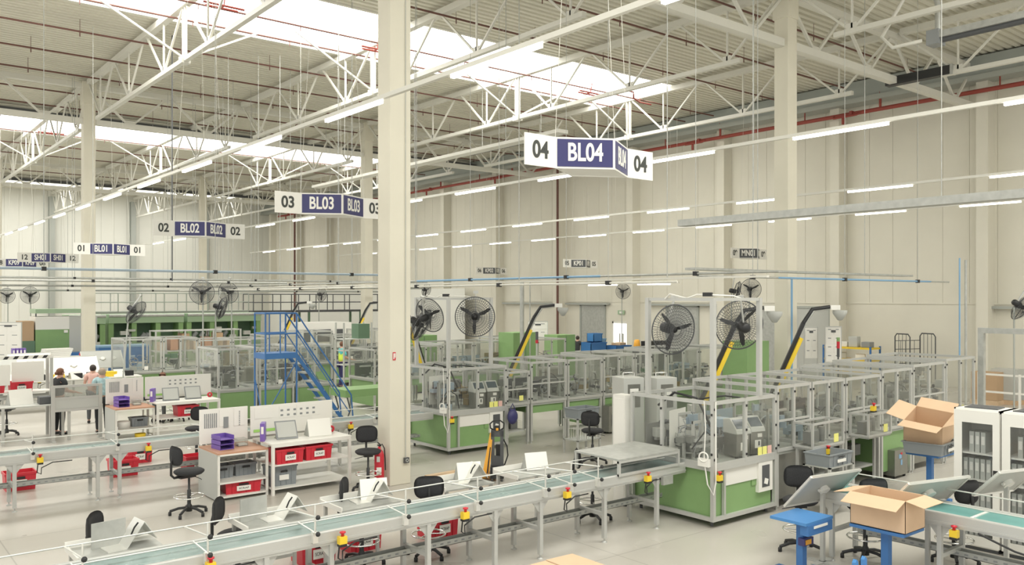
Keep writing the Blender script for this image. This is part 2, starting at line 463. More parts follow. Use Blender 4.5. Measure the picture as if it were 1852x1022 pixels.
pipe('grey and blue air pipe running back above the machine fans', (13.7, 9, 3.98), (13.7, 40, 3.98), .024, 'galv', 12.2, (.15, .4))
pipe('grey air pipe under the flat cable tray at right', (14.2, 11.3, 3.95), (26, 11.3, 3.95), .022, 'galv', 12.2, (.25, .9))
pipe('pale conduit running low along the middle of the hall', (12.0, 10, 3.78), (12.0, 38, 3.78), .022, 'steel_white', 12.2)
# vertical drops
def drop(name, label, x, y, z0, z1, r, m, cat='pipe'):
    return tag(MB().tube((x, y, z0), (x, y, z1), r, 8).build(name, m), label, cat)
drop('drop_pipe', 'long thin dark pipe dropping from the roof beside the 02 sign', 9.07, 29.5, 4.05, 12.4, .022, 'dark_grey')
x, y = Xon(944, 21.5), 21.5
drop('drop_pipe', 'thick grey pipe dropping down right of the frontal fan', x, y, 0, 4.0, .07, 'galv')
drop('drop_pipe', 'thin grey pipe beside the thick drop pipe behind the fan', x+.35, y, 0, 4.05, .02, 'galv')
drop('drop_pipe', 'blue air pipe standing against the right hall pillar', 20.93, 13.35, 0, 4.0, .03, 'pipe_blue')
xx = Xon(1757, 9.6); drop('drop_pipe', 'slim blue air pipe dropping in front of the bare side wall', xx, 9.9, 0, Zat(1757, 466, 9.6), .022, 'pipe_blue')
drop('drop_pipe', 'grey perforated rail hanging beside the slim blue air pipe', xx+.5, 9.95, 0, Zat(1770, 470, 9.7), .035, 'galv')
tag(MB().tube((33.25, 36.7, .9), (33.25, 36.7, 11.2), .07, 8).build('rain_pipe', 'pipe_brown'), 'dark red rain pipe running down the panelled side wall', 'pipe')
tag(MB().tube((33.1, 72.3, .0), (33.1, 72.3, 11.2), .09, 8).build('rain_pipe', 'pipe_brown'), 'dark rain pipe at the far end of the side wall', 'pipe')

# sprinkler lines under the deck
yy = [15.2, 18.2, 21.2, 24.9, 26.6, 29.9, 32.9, 35.9, 39.2, 42.3, 45.4, 49.7, 53.6, 57.5, 65]
for y in yy:
    p = MB(); z = 12.08
    p.tube((-6, y, z), (32.5, y, z), .032, 6)
    x = -4.6 + (y % 1.3)
    while x < 32:
        p.tube((x, y, z), (x, y, z-.16), .018, 5); p.tube((x, y, z), (x, y, z+.4), .008, 4); x += 3.2
    tag(p.build('sprinkler_pipe', 'pipe_brown'), 'thin dark red sprinkler pipe with small heads running under the roof deck', 'sprinkler pipe', 'sprinkler pipes under the roof')
# red ring main on the side wall
t = thing('ring_main', 'red fire main with valve loops along the top of the side wall', 'pipe', (33.15, 4, 11.15))
MB().tube((0, 0, 0), (0, 72, 0), .085, 8).build('main_pipe', 'pipe_red', t)
for k in range(9):
    y = 5.2 + 7.9*k; m = MB()
    m.tube((0, y, 0), (0, y, .7), .055, 8); m.path([(0, y+.8, 0), (-.25, y+.9, -.12), (-.25, y+1.9, -.12), (0, y+2.0, 0)], .05, 6)
    m.tube((-.2, y+1.5, -.12), (-.2, y+1.5, -.42), .06, 8); m.tube((0, y+3.4, 0), (0, y+3.4, .6), .03, 6); m.box((-.05, y+1.2, 0), (.2, .12, .2))
    m.build('valve_loop', 'pipe_red', t)
# diffuse red sprinkler clusters seen against the rooflight
for x, y, z in ((8.9, 24.2, 11.95), (14.6, 25.3, 12.0), (24.0, 24.5, 11.8), (8.9, 48.6, 11.95)):
    m = MB(); m.tube((x-.6, y, z), (x+.6, y, z), .035, 6); m.tube((x-.45, y+.25, z), (x+.5, y+.25, z), .035, 6); m.tube((x, y, z), (x, y+.25, z), .03, 6); m.tube((x, y, z), (x, y-.1, z+.4), .02, 6)
    tag(m.build('sprinkler_valve', 'pipe_red'), 'short red sprinkler branch hanging below the glowing rooflight', 'sprinkler', 'red branches below the rooflights')
m = MB(); m.path([(25.3, 23.9, 12.0), (25.9, 23.9, 12.0), (25.9, 23.9, 11.75), (26.5, 24.1, 11.7), (27.2, 24.1, 11.7)], .035, 6); m.tube((26.5, 24.1, 11.7), (26.5, 24.1, 12.7), .012, 5)
tag(m.build('sprinkler_valve', 'pipe_red'), 'crooked red pipe below the end of the rooflight', 'sprinkler')

# gas radiant heaters top right
t = thing('radiant_heater', 'long black radiant heater tube under the roof, top right', 'heater', (21.7, 2.0, 10.0))
MB().bx(-.16, .16, 0, 7.6, 0, .16).build('reflector', 'galv', t); MB().tube((0, 0, -.03), (0, 7.6, -.03), .08, 10).build('burner_tube', 'dark_grey', t)
MB().bx(-.2, .2, 7.6, 7.9, -.15, .22).build('burner_box', 'mid_grey', t)
MB().path([(0, 7.7, .2), (0, 7.7, .9), (.1, 7.9, 1.4), (.1, 7.9, 2.3)], .07, 8).build('flue', 'galv', t)
MB().path([(-.2, 8, .0), (-.5, 8.6, -.1), (-.3, 9.0, .3), (0, 8.6, 1.2), (0, 8.2, 1.9)], .05, 8).build('gas_hose', 'steel_white', t)
t = thing('radiant_heater', 'black heater box on the lower chord of the right-hand truss', 'heater', (27.6, 11.9, 10.7))
MB().bx(-.14, .14, 0, 2.1, -.14, .14).build('housing', 'black_plastic', t); MB().bx(-.16, .16, -.06, 0, -.16, .16).build('end_plate', 'galv', t)
t = thing('radiant_heater', 'dark radiant heater tube far back above the 04 sign', 'heater', (21.6, 24.0, 9.75))
MB().bx(-.16, .16, 0, 5.5, 0, .12).build('reflector', 'galv', t); MB().tube((0, 0, -.04), (0, 5.5, -.04), .08, 8).build('burner_tube', 'dark_grey', t)
for yy_ in (.8, 4.6): MB().tube((0, yy_, .1), (0, yy_, 2.75), .012, 5).build('hanger_rod', 'galv', t)
trunking('cable_tray', 'pale cable tray ending just above the left side of the 04 sign', (14.6, 15.9, 7.75), (14.6, 30, 7.75), .34, .09, 'steel_white', 12.2)
# ---------------------------------------------------------------- hanging line signs
def line_sign(num, code, X, Y, z, label, s=1.0, m='navy', wl=.43, group=None):
    """square prism on a corner with a flat wing each side; wings lie along X"""
    t = thing('hanging_sign', label, 'sign', (X, Y, z), 0, group)
    h, a, d = .42*s, .70*s, .42*s; w = .54*s
    b = MB(); P = [(-a, 0), (0, -d), (a, 0), (0, d)]
    for i in range(4):
        p, q = P[i], P[(i+1) % 4]; b.slab([(p[0], p[1], -h/2), (q[0], q[1], -h/2), (q[0], q[1], h/2), (p[0], p[1], h/2)], .012)
    b.slab([(p[0]*.97, p[1]*.97, -h/2+.02) for p in P], .01)
    b.build('sign_box', 'sign_white', t)
    for sx in (-1, 1):
        f = MB(); x0, x1 = sorted((sx*a, sx*(a+w))); f.bx(x0, x1, -.008, .008, -h/2, h/2).build('number_board', 'sign_white', t)
        text(num, h*.74, 'text_dark', t, (sx*(a+w/2), -.012, 0), (PI/2, 0, 0), 'number_lettering', sx=.9, bold=.008*s)
    rz0 = math.atan2(d, a)
    for sx, rz in ((-1, -rz0), (1, rz0)):
        c = V(sx*a/2, -d/2, 0); nrm = V(sx*d, -a, 0).normalized(); L = math.hypot(a, d)
        pn = MB(); pn.box(c+nrm*.009, (L-.05*s, .006, h-.05*s), rz); pn.build('name_panel', m, t)
        text(code, h*.80, 'sign_white', t, c+nrm*.015, (PI/2, 0, rz), 'name_lettering', sx=.72, bold=.008*s)
    for p in ((-a, 0), (a, 0), (0, -d)):
        MB().tube((p[0], p[1], h/2), (p[0]*.4, 0, 12.5-z), .005, 4).build('hanging_wire', 'steel_white', t)
    return t
line_sign('04', 'BL04', 8.27, 8.4, 5.44, 'hanging sign marked 04 BL04, the largest and nearest')
line_sign('03', 'BL03', 7.97, 15.6, 5.36, 'hanging sign marked 03 BL03, partly behind the big column')
line_sign('02', 'BL02', 7.88, 23.2, 5.34, 'hanging sign marked 02 BL02 beside the thin black drop pipe')
line_sign('01', 'BL01', 8.15, 33.8, 5.28, 'hanging sign marked 01 BL01 in front of the left hall pillar')
line_sign('12', 'SH01', 7.75, 42.9, 5.28, 'hanging sign marked 12 SH01 by the far wall')
line_sign('08', 'KP09', 7.7, 49.6, 5.26, 'small hanging sign marked 08 KP09 at the far left')
line_sign('09', 'MN01', *at(1355, 459, 5.3), 5.3, 'hanging sign marked 09 MN01 right of the middle', m='dark_grey')
line_sign('05', 'KP01', *at(1050, 477, 5.25), 5.25, 'small hanging sign marked 05 KP01 in front of the side wall', m='dark_grey')
line_sign('06', 'KP02', *at(889, 490, 5.1), 5.1, 'small dark hanging sign marked 06 partly hidden by the pipes', m='dark_grey', s=.95)

# ---------------------------------------------------------------- fans
def make_fan(stand):
    t = thing('industrial_fan', '', 'fan')
    R = .40
    g = MB(); g.ring((0, 0, 0), R, .011, (0, 1, 0), 40, 5)
    for r_ in (.1, .15, .2, .25, .3, .35): g.ring((0, -.07+.0*r_, 0), r_, .0035, (0, 1, 0), 28, 4)
    for k in range(54):
        a = 2*PI*k/54; c, s_ = math.cos(a), math.sin(a)
        g.path([(c*.07, -.10, s_*.07), (c*.3, -.08, s_*.3), (c*R, 0, s_*R)], .0028, 4)
        g.path([(c*.07, .14, s_*.07), (c*.3, .10, s_*.3), (c*R, 0, s_*R)], .0028, 4)
    g.build('guard', 'dark_grey', t)
    for k in range(3):
        a = 2*PI*k/3 + .5; c, s_ = math.cos(a), math.sin(a)
        u = V(c, 0, s_); w = V(-s_, 0, c)
        b = MB(); b.slab([u*.05-w*.02+V(0, .015, 0), u*.2-w*.05+V(0, .03, 0), u*.34-w*.025+V(0, .02, 0), u*.36, u*.3+w*.025+V(0, -.02, 0), u*.12+w*.025+V(0, -.02, 0), u*.05+w*.03+V(0, -.01, 0)], .007)
        b.build('blade', 'black_plastic', t)
    MB().lathe((0, -.05, 0), [(0, 0), (.05, .005), (.055, .05), (.055, .08)], 12, (0, 1, 0)).build('hub', 'black_plastic', t)
    MB().lathe((0, .05, 0), [(.0, 0), (.075, .0), (.085, .03), (.085, .22), (.06, .26), (0, .265)], 14, (0, 1, 0)).build('motor', 'black_plastic', t)
    b = MB(); b.bar((0, .2, .05), (0, .22, .52), .035, .02); b.box((0, .22, .5), (.1, .06, .06)); b.build('mounting_bracket', 'alu', t)
    if stand:
        MB().tube((0, .22, 0), (0, .22, -3.0), .025, 8).build('stand_pole', 'steel_grey', t)
    return Proto(t)
FAN, FANP = make_fan(False), make_fan(True)
def fan(u, v, t, rz, tilt, label, pole=False, s=1.0, loc=None, roll=0):
    a, b = ray(u); L = loc or (a*t, b*t, CAM_H+t*(HORIZON-v))
    P = FANP if pole else FAN
    o = P.place(L, 0, label, 'industrial fans', None)
    o.rotation_euler = (tilt, roll, rz)
    if pole:
        ch = [c for c in bpy.data.objects if c.parent == o and c.name.startswith('stand_pole')][0]
        ch.rotation_euler = Vector(o.rotation_euler) and (-tilt, 0, 0); ch.scale = (1, 1, L[2]/3.0/s)
    o.scale = (s, s, s)
    return o
# ================================================================ PRODUCTION LINES
ROWP = 7.27
def rowname(k): return {1: 'front line', 2: 'line behind the big column', 3: 'line behind the blue stairs', 4: 'fourth line', 5: 'farthest line'}[k]

def estop(t, p, name='emergency_stop'):
    m = MB(); x, y, z = p
    m.box((x, y-.05, z), (.09, .07, .085)); o = m.build(name, 'yellow', t, 'yellow emergency stop box with red button')
    MB().lathe((x, y-.06, z+.045), [(.0, 0), (.018, 0), (.018, .03), (.034, .035), (.034, .05), (.0, .058)], 10).build('stop_button', 'red', o, 'red button')
    MB().box((x, y-.05, z-.055), (.085, .075, .03)).build('stop_base', 'black_plastic', o, 'black underside')
    return o

def make_conveyor(x0, x1, W, label, legs, brackets, stops, tray=True, cover=None, Y=0, zt=.92):
    t = thing('belt_conveyor', label, 'conveyor', (x0, Y, 0)); L = x1-x0
    MB().bx(.02, L-.02, .05, W-.05, zt-.075, zt-.03).build('belt', 'belt_teal', t)
    for nm, ya, yb in (('side_rail', 0, .05), ('side_rail', W-.05, W)):
        r = MB(); r.bx(0, L, ya, yb, zt-.15, zt-.012); r.tube((0, (ya+yb)/2, zt-.012), (L, (ya+yb)/2, zt-.012), .022, 8)
        r.bx(0, L, ya-.008 if ya == 0 else yb, ya if ya == 0 else yb+.008, zt-.125, zt-.10)
        r.build(nm, 'alu', t)
    g = MB(); g.bx(.1, L-.1, .12, W-.12, zt-.13, zt-.085); g.build('belt_bed', 'steel_grey', t)
    for x in legs:
        x -= x0
        for ya in (.03, W-.03):
            l = MB(); l.box((x, ya, (zt-.15+.06)/2), (.055, .055, zt-.15-.06)); l.tube((x, ya, .06), (x, ya, .012), .012, 6); l.lathe((x, ya, 0), [(.04, 0), (.04, .012), (.015, .022)], 10)
            l.slab([(x-.14, ya, zt-.15), (x+.14, ya, zt-.15), (x, ya, zt-.33)], .01) if ya < .1 else None
            l.build('leg', 'alu', t)
        c = MB(); c.box((x, W/2, .40), (.05, W-.06, .05)); c.build('cross_member', 'alu', t)
    for z, yy_ in ((zt+.15, W+.02), (zt+.04, W*.55)):
        MB().tube((.1, yy_, z), (L-.1, yy_, z), .009, 6).build('guide_rail', 'alu_bright', t)
    for x in brackets:
        x -= x0; b = MB()
        b.tube((x, -.03, zt-.06), (x, -.03, zt+.32), .011, 6); b.box((x, -.02, zt-.03), (.06, .05, .12))
        b.tube((x, -.08, zt+.2), (x-.02, W+.03, zt+.15), .009, 6); b.tube((x, -.08, zt+.02), (x-.02, W*.56, zt+.06), .009, 6)
        o = b.build('guide_bracket', 'alu_bright', t)
        MB().ball((x, -.1, zt+.2), .028, 8).build('clamp_knob', 'black_plastic', o, 'black knob'); MB().ball((x, -.1, zt+.02), .028, 8).build('clamp_knob', 'black_plastic', o, 'black knob')
    for x in stops:
        x -= x0; estop(t, (x, -.03, zt-.1))
        MB().path([(x-.03, -.07, zt-.16), (x-.04, -.06, zt-.3), (x+.02, -.05, zt-.34), (x+.03, -.03, zt-.24), (x+.2, -.01, zt-.17), (x+.5, .03, zt-.18)], .009, 6).build('cable', 'black_plastic', t)
    if tray:
        m = MB(); m.bx(.3, L-.1, W*.62, W*.62+.14, .33, .336); m.bx(.3, L-.1, W*.62, W*.62+.006, .33, .40); m.bx(.3, L-.1, W*.62+.134, W*.62+.14, .33, .40)
        m.build('cable_tray', 'galv', t)
        s = MB(); x = .35
        while x < L-.15: s.bx(x, x+.045, W*.62-.003, W*.62-.0005, .355, .375); x += .11
        s.build('tray_slot', 'mid_grey', t, kind='stuff')
    if cover:
        a, b = cover[0]-x0, cover[1]-x0
        MB().bx(a, b, -.02, W+.3, zt+.21, zt+.235).build('cover_plate', 'galv', t, 'grey cover plate over the belt end')
        f = MB()
        for x in (a+.02, b-.02):
            for y in (0, W+.27): f.bx(x-.02, x+.02, y-.02, y+.02, zt-.02, zt+.21)
        f.bar((a, -.0, zt+.19), (b, -.0, zt+.19), .035); f.bar((a, -.0, zt), (b, -.0, zt), .035); f.build('cover_frame', 'alu', t)
        MB().box((b-.3, -.02, zt-.2), (.22, .05, .13)).build('junction_box', 'galv', t)
    return t
BR1 = [1.8, 2.94, 4.1, 5.25, 6.3, 7.43, 7.9, 8.42]
make_conveyor(-.6, 10.36, .62, 'long grey belt conveyor with teal belt in the foreground', [1.3, 2.6, 3.57, 4.32, 5.6, 6.62, 7.39, 8.6, 9.72], BR1, [2.95, 4.4, 6.07, 7.78, 9.4], True, (8.85, 10.2), 8.47)
make_conveyor(.3, 10.5, .62, 'grey belt conveyor behind the workbench with the red crates', [.9, 2.0, 2.35, 3.6, 3.95, 5.6, 6.7, 8.2, 9.6], [.9, 2.6, 3.9, 5.4, 6.6, 7.6, 9.0], [2.7, 4.4, 8.4], True, None, 15.72)
make_conveyor(.5, 7.5, .62, 'grey belt conveyor with tilted boards, fourth line back', [1, 2.6, 4.2, 5.8, 7], [2, 4, 6], [5.2], False, None, 30.3)

# ---------------------------------------------------------------- machinery
def frame_box(m, x0, x1, y0, y1, z0, z1, w=.045, mids=()):
    for x in (x0, x1):
        for y in (y0, y1): m.bx(x-w/2, x+w/2, y-w/2, y+w/2, z0, z1)
    for z in (z0+w/2, z1-w/2):
        for y in (y0, y1): m.bx(x0, x1, y-w/2*.9, y+w/2*.9, z-w/2, z+w/2)
        for x in (x0, x1): m.bx(x-w/2*.9, x+w/2*.9, y0, y1, z-w/2, z+w/2)
    for a in mids: m.bx(a-w/2, a+w/2, y0-w/2, y0+w/2, z0, z1); m.bx(a-w/2, a+w/2, y1-w/2, y1+w/2, z0, z1)
    return m
def knobs(t, pts, nm='panel_clip'):
    k = MB()
    for p in pts: k.box(p, (.03, .02, .035))
    k.build(nm, 'black_plastic', t)
def clutter(t, x0, x1, y0, y1, z0, z1, rng, n=1.0):
    """the mechanism behind the clear guards: plates, slides, cylinders, motors, hoses"""
    W, D, Hh = x1-x0, y1-y0, z1-z0
    a = MB()
    for i in range(int(9*n)):
        x = rng.uniform(x0+.1, x1-.1); y = rng.uniform(y0+.15, y1-.15); h = rng.uniform(.2, .8)*Hh
        a.bx(x-.02, x+.02, y-.02, y+.02, z0, z0+h)
        if rng.random() < .6: a.bx(x-.02, min(x+rng.uniform(.15, .5), x1-.03), y-.015, y+.015, z0+h-.04, z0+h)
    for i in range(int(4*n)):
        x = rng.uniform(x0+.1, x1-.35); y = rng.uniform(y0+.1, y1-.1); z = z0+rng.uniform(.05, .45)*Hh
        a.bx(x, min(x1-.04, x+rng.uniform(.2, .6)), y-.03, y+.03, z, z+.05)
    a.build('slide_frame', rng.choice(['alu', 'steel_grey', 'galv']), t)
    b = MB()
    for i in range(int(5*n)):
        x = rng.uniform(x0+.12, x1-.12); y = rng.uniform(y0+.2, y1-.2); z = z0+rng.uniform(0, .5)*Hh; s = rng.uniform(.07, .2)
        b.box((x, y, z+s/2), (s*1.2, s, s), rng.uniform(-.3, .3))
    b.build('control_box', rng.choice(['steel_grey', 'machine_grey', 'galv', 'light_grey']), t)
    e = MB()
    for i in range(int(7*n)):
        x = rng.uniform(x0+.15, x1-.15); y = rng.uniform(y0+.15, y1-.1); z = z0+rng.uniform(0, .6)*Hh
        e.box((x, y, z), (rng.uniform(.05, .3), rng.uniform(.04, .2), rng.uniform(.04, .22)), rng.uniform(-.2, .2))
    e.bx(x0, x1, y1-.12, y1-.1, z0, z0+.55*Hh) if rng.random() < .6 else None
    e.build('mechanism', rng.choice(['machine_grey', 'machine_grey', 'dark_grey', 'pipe_pale', 'green_dark', 'brass']), t)
    c = MB()
    for i in range(int(5*n)):
        x = rng.uniform(x0+.15, x1-.15); y = rng.uniform(y0+.15, y1-.15); z = z0+rng.uniform(.1, .6)*Hh
        d = rng.choice([V(1, 0, 0), V(0, 1, 0), V(0, 0, 1)]); c.tube((x, y, z), V(x, y, z)+d*rng.uniform(.08, .16), rng.uniform(.025, .05), 10)
    c.build('motor', 'dark_grey', t)
    d = MB()
    for i in range(int(4*n)):
        p = V(rng.uniform(x0+.1, x1-.1), rng.uniform(y0+.1, y1-.1), z0+.05); q = V(rng.uniform(x0+.1, x1-.1), rng.uniform(y0+.1, y1-.1), z0+rng.uniform(.3, .7)*Hh)
        mid = (p+q)/2+V(0, 0, rng.uniform(.1, .3)*Hh); d.path([p, p.lerp(mid, .5)+V(.03, 0, .06), mid, mid.lerp(q, .5)+V(-.03, .03, .03), q], .008, 5)
    d.build('air_hose', rng.choice(['black_plastic', 'mid_grey', 'black_plastic']), t)
    if rng.random() < .7:
        w = MB(); x = rng.uniform(x0+.25, x1-.25); y = rng.uniform(y0+.2, y0+.5); z = z0+.35*Hh; r = rng.uniform(.12, .2)
        w.ring((x, y, z), r, .015, (0, 1, 0), 22, 6); w.tube((x, y-.05, z), (x, y+.12, z), .03, 10)
        for q in range(5): w.bar((x, y, z), (x+math.cos(q*1.256)*r, y, z+math.sin(q*1.256)*r), .012)
        w.build('reel', 'mid_grey', t)

def make_printer():
    t = thing('inkjet_printer', '', 'inkjet printer')
    MB().bx(-.14, .14, 0, .3, 0, .36).build('cabinet', 'stainless', t, bevel=.01)
    h = MB(); h.add([(-.15, -.03, .36), (.15, -.03, .36), (.15, .31, .36), (-.15, .31, .36), (-.15, -.01, .42), (.15, -.01, .42), (.15, .15, .6), (-.15, .15, .6), (.15, .31, .58), (-.15, .31, .58)],
                    [(3, 2, 1, 0), (0, 1, 5, 4), (4, 5, 6, 7), (7, 6, 8, 9), (9, 8, 2, 3), (1, 2, 8, 6, 5), (0, 4, 7, 9, 3)])
    hd = h.build('display_head', 'light_grey', t, bevel=.008)
    s = MB(); n = V(0, -.18, .16).normalized(); c = V(0, .07, .51)+n*.004
    s.box(c, (.24, .17, .006), 0, math.atan2(.18, .16)); s.build('touch_screen', 'screen', hd, 'dark screen')
    MB().box((.01, -.004, .16), (.13, .006, .13)).build('data_plate', 'paper', t, 'white data plate')
    MB().box((.03, -.008, .17), (.03, .004, .07)).build('lock', 'dark_grey', t)
    MB().box((.05, -.004, .30), (.09, .006, .06)).build('small_plate', 'paper', t)
    for x in (-.11, .11): MB().tube((x, .04, -.03), (x, .04, 0), .02, 8).build('foot', 'black_plastic', t)
    return Proto(t)
PRN = make_printer()

def packer(X, Y, k, rng):
    W, D, zb, zt = 1.6, 1.64, .92, 1.92
    t = thing('packing_machine', 'green based machine with clear guard box, first in the %s' % rowname(k), 'machine', (X, Y, 0), 0, 'green packing machines')
    b = MB(); b.bx(.05, W-.05, .04, D, .13, zb-.05); bo = b.build('base_cabinet', 'green', t, 'green base cabinet')
    MB().bx(.32, .98, .025, .04, .16, .64).build('access_door', 'green', bo); MB().bx(1.02, 1.3, .025, .04, .5, .66).build('access_door', 'green', bo)
    MB().bx(.3, W-.45, .01, .045, .60, .86).build('cover_panel', 'white_metal', t, 'white cover panel')
    d = MB(); d.bx(1.14, 1.52, -.02, .045, .38, .87); dd = d.build('hatch_door', 'white_metal', t, 'white hatch with dark window'); MB().bx(1.23, 1.43, -.025, -.018, .45, .80).build('hatch_window', 'dark_grey', dd)
    MB().box((1.33, -.03, .54), (.09, .01, .09), 0, 0, .3).build('tag_card', 'paper', dd)
    f = MB(); frame_box(f, 0, W, 0, D, .1, zb, .06); frame_box(f, 0, W, 0, D, zb, zt, .055, (.8,))
    f.bx(.25, .29, -.02, .03, .1, zb); f.bx(0-.02, .03, .98, 1.03, zb, zt)
    f.build('guard_frame', 'alu', t)
    MB().bx(.03, W-.03, .03, D-.03, zb-.03, zb).build('machine_bed', 'steel_grey', t)
    for nm, a in (('front', (.04, .77, -.004, .004)), ('front', (.83, W-.04, -.004, .004))):
        MB().bx(a[0], a[1], a[2], a[3], zb+.05, zt-.05).build('guard_panel', 'clear', t)
    MB().bx(-.004, .004, .04, .97, zb+.05, zt-.05).build('guard_panel', 'clear', t); MB().bx(-.004, .004, 1.05, D-.04, zb+.05, zt-.05).build('guard_panel', 'clear', t)
    MB().bx(.04, W-.04, D-.004, D+.004, zb+.05, zt-.05).build('guard_panel', 'clear', t); MB().bx(W-.004, W+.004, .04, D-.04, zb+.05, zt-.05).build('guard_panel', 'clear', t)
    knobs(t, [(x, -.03, z) for x in (0, .8, W) for z in (zb+.12, zb+.5, zt-.12)] + [(-.03, y, z) for y in (.0, 1.0) for z in (zb+.2, zt-.2)])
    for x in (.1, W-.1):
        for y in (.1, D-.1): MB().tube((x, y, 0), (x, y, .13), .025, 8).build('foot', 'dark_grey', t)
    clutter(t, .1, .8, .45, D-.1, zb, zt-.1, rng, 1.2); clutter(t, .8, W-.1, .5, D-.1, zb, zt-.1, rng, .8)
    MB().slab([(.12, .95, zb+.1), (.7, 1.1, zb+.1), (.7, 1.1, zt-.25), (.12, .95, zt-.25)], .01).build('side_plate', 'white_metal', t)
    p = MB(); p.path([(.25, 1.3, zt-.2), (.3, 1.0, zt+.03), (.5, .7, zt-.05), (.6, .5, zt-.5)], .02, 8); p.path([(.5, .3, zb+.05), (.45, .32, zb+.35), (.2, .3, zb+.5), (.12, .5, zb+.2)], .012, 8); p.path([(.1, .35, zt), (.3, .1, zt+.05), (.55, .2, zt+.03), (.75, .05, zt)], .014, 6)
    p.build('hose', 'black_plastic', t)
    for i, (x, c) in enumerate(((1.12, 'sticker_yellow'), (1.25, 'sticker_yellow'), (1.38, 'cloth_pink'))): MB().box((x+.07, -.008, zb+.1), (.11, .004, .16)).build('warning_label', c, t)
    estop(t, (.02, -.05, .78)); 
    m = MB(); m.box((-.06, .12, zb+.07), (.06, .2, .12)); m.ring((-.1, .1, zb+.16), .07, .012, (1, .3, 0)); mm = m.build('socket_block', 'white_plastic', t, 'white socket block')
    MB().path([(-.06, .12, zt), (-.05, .1, zb+.6), (-.06, .12, zb+.12)], .01, 6).build('white_cable', 'white_plastic', t)
    MB().path([(-.06, .1, zb), (-.07, .05, zb-.25), (-.05, -.05, zb-.4), (-.02, -.07, zb-.2), (-.01, -.06, zb+.4), (0, -.05, zt)], .012, 6).build('white_cable', 'white_plastic', t)
    for x in (.98, 1.36): PRN.place((X+x, Y+.16, zb+.03), -.22, '%s inkjet printer in the guard box of the %s' % ('left' if x < 1.1 else 'right', rowname(k)), 'inkjet printers')
    # fan gantry standing on the guard box
    g = thing('fan_gantry', 'tall grey profile frame carrying two fans over the %s' % rowname(k), 'frame', (X, Y, zt+.001), 0, 'fan gantries')
    gm = 3.49-zt
    for x, y in ((0, 0), (0, 1.3), (1.18, 0)): MB().bx(x-.035, x+.035, y-.035, y+.035, 0, gm).build('upright', 'alu', g)
    m = MB(); m.bx(-.02, .02, 0, 1.3, gm-.05, gm); m.bx(0, 1.18, -.02, .02, gm-.05, gm); m.build('top_bar', 'alu', g)
    MB().path([(-.05, .9, gm-.02), (-.05, .8, gm+.06), (0, .5, gm-.01), (0, .3, gm+.05), (.05, 0, gm+.04), (.5, 0, gm+.03), (.8, 0, gm-.03)], .012, 6).build('fan_cable', 'white_plastic', g)
    MB().box((.0, .1, gm+.05), (.07, .14, .06), .4).build('cable_plug', 'black_plastic', g)
    return t

def feeder(X, Y, label, lean=1, s=1.0, rz=0):
    """inclined part feeder: black belt, yellow guard, swan neck and hopper head"""
    t = thing('inclined_feeder', label, 'feeder', (X, Y, 0), rz, 'inclined feeders')
    a, b = V(0, 0, 1.35), V(.72, 0, 2.95); c = V(.95, 0, 3.22); d = V(1.3, 0, 3.26)
    MB().bar(a, b, .06, .08).build('belt_track', 'black_plastic', t)
    MB().path([a+V(.05, .02, 0), b+V(.05, .02, 0), c, d], .03, 8).build('side_profile', 'alu', t)
    MB().bar(a+V(.085, -.03, 0), a.lerp(b, .80)+V(.085, -.03, 0), .09, .075).build('yellow_guard', 'yellow', t, 'yellow guard strip')
    MB().path([b, c+V(-.04, 0, .02), d+V(0, 0, .03)], .045, 8).build('swan_neck', 'black_plastic', t)
    MB().box(d+V(.08, 0, .02), (.2, .16, .1)).build('drive_head', 'white_metal', t)
    h = MB(); h.lathe(d+V(.2, 0, -.32), [(.02, .06), (.05, .07), (.15, .22), (.15, .28)], 12); h.build('hopper', 'light_grey', t)
    m = MB(); m.bx(-.15, .15, -.15, .15, 0, .1); m.bx(-.04, .04, -.04, .04, .1, 1.42); m.bx(-.18, .14, -.14, .14, .95, 1.4); m.build('stand', 'light_grey', t)
    return t

